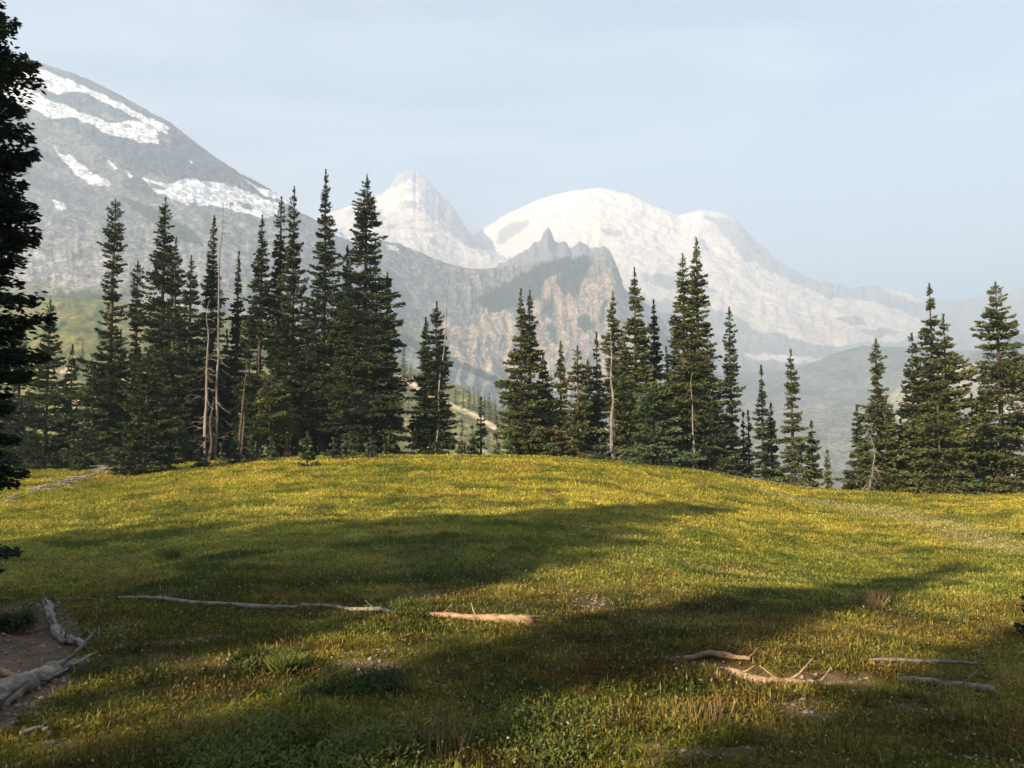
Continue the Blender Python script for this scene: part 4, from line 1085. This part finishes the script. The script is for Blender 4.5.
log([(20, 740), (40, 734), (48, 733)], [.02, .02, .012], 'short grey stick on the dark ground below the thick trunk', 'stick', 'stick', stubs=2, seed=18)
log([(684, 658), (705, 659), (730, 662), (750, 666)], [.028, .035, .032, .02], 'brown stick along the upper rim of the earth scar', mat=M_logwarm, stubs=2, seed=9)
log([(712, 668), (728, 672), (742, 678), (765, 684), (800, 688), (830, 688), (860, 686), (888, 681)], [.02, .035, .045, .05, .05, .045, .04, .025], 'long sunlit root bending through the earth scar', name='bent_root', cat='root', mat=M_logwarm, stubs=5, seed=10, rough=.4)
log([(898, 688), (930, 691), (960, 694), (994, 696)], [.032, .038, .034, .03], 'straight pale stick at the right end of the earth scar', stubs=2, seed=11)
log([(870, 667), (900, 666), (950, 667), (985, 668)], [.016, .02, .02, .012], 'thin dark stick in the shade above the straight pale one', 'stick', 'stick', stubs=2, seed=12)
log([(60, 663), (45, 668), (20, 672), (0, 668)], [.02, .03, .035, .03], 'earth coloured root crossing the footpath', name='path_root', cat='root', mat=M_logwarm, stubs=2, seed=13)
for k, (a_, b_, l_) in enumerate([((86, 646), (96, 628), 'forked upright twig beside the footpath root'), ((97, 645), (99, 626), 'straight upright twig beside the footpath'), ((108, 648), (124, 622), 'slanting grey twig right of the footpath')]):
    b = hit(*a_); tp = P(b_[0], b_[1], b[1]); root = empty('twig', b); tag(root, l_, 'twig', 'twigs standing by the footpath')
    T = Tubes(); d = tp - b; T.add([np.zeros(3) - d * .1, d * .5 + np.array([.01, 0, 0]), d], [.015, .012, .006], 6); T.add([d * .5, d * .75 + np.array([-.05, 0, .03])], [.008, .004], 5)
    T.build('stem', M_dead, root)

# heap of dead branches running down from the broad low fir
g = random.Random(77)
root = empty('branch_heap', hit(70, 484)); tag(root, 'heap of tangled dead branches running down left from the broad low fir', 'branch heap')
line = [(4, 503), (30, 494), (58, 487), (84, 480), (104, 474), (118, 466)]
for k in range(95):
    u = g.uniform(0, 1) ** 0.7; q = u * 4.999; i = int(q); a = line[i]; b2 = line[i + 1]; fq = q - i
    b = hit(a[0] + (b2[0] - a[0]) * fq, a[1] + (b2[1] - a[1]) * fq + g.uniform(-2, 3)); an = g.gauss(0.35, 0.5); L = g.uniform(.4, 1.5) * (0.6 + .6 * u)
    d = np.array([math.cos(an), math.sin(an), g.gauss(.12, .22) + .1 * u]) * L; h = np.array([0, 0, g.uniform(0.03, .10 + .55 * u * u)])
    c = b + h - np.array(root.location)
    T = Tubes(); T.add([c - d * .5, c + np.array([0, g.uniform(-.06, .06), .05]), c + d * .5], [.012, g.uniform(.012, .03), .006], 5)
    T.build('branch', M_dead, root)
for (pa, pb, l_) in [((196, 461), (214, 459), 'pale broken stick on the grass below the snags'), ((290, 458), (305, 457), 'pale flat stick left of the bright young fir'), ((318, 457), (342, 456), 'pale flat stick right of the bright young fir'), ((192, 470), (202, 466), 'short dead twig on the grass below the forward fir')]:
    log([pa, pb], [.05, .03], l_, 'stick', 'stick', mat=M_dead, stubs=3, seed=int(pa[0]), group='sticks lying on the crest grass')

# ------------------------------------------------------------------ smoke haze over the whole place
hx, hy0, hy1, hz0, hz1 = 8000.0, -1200.0, 8600.0, vz - 1.0, 1990.0
HV = [(sx * hx, yy, zz) for zz in (hz0, hz1) for sx, yy in ((-1, hy0), (1, hy0), (1, hy1), (-1, hy1))]
me = bpy.data.meshes.new('haze'); me.from_pydata(HV, [], [(3, 2, 1, 0), (4, 5, 6, 7), (0, 1, 5, 4), (1, 2, 6, 5), (2, 3, 7, 6), (3, 0, 4, 7)])
hz = bpy.data.objects.new('haze', me); SC.collection.objects.link(hz)
mh = bpy.data.materials.new('haze'); mh.use_nodes = True
nn, ll = mh.node_tree.nodes, mh.node_tree.links; nn.clear()
oo = nn.new('ShaderNodeOutputMaterial'); pv = nn.new('ShaderNodeVolumePrincipled')
pv.inputs['Color'].default_value = (*HAZE_COLOR, 1); pv.inputs['Density'].default_value = HAZE_DENSITY; pv.inputs['Anisotropy'].default_value = 0.0
ll.new(pv.outputs['Volume'], oo.inputs['Volume']); me.materials.append(mh)
tag(hz, 'pale blue smoke haze filling the air', 'haze', kind='stuff')
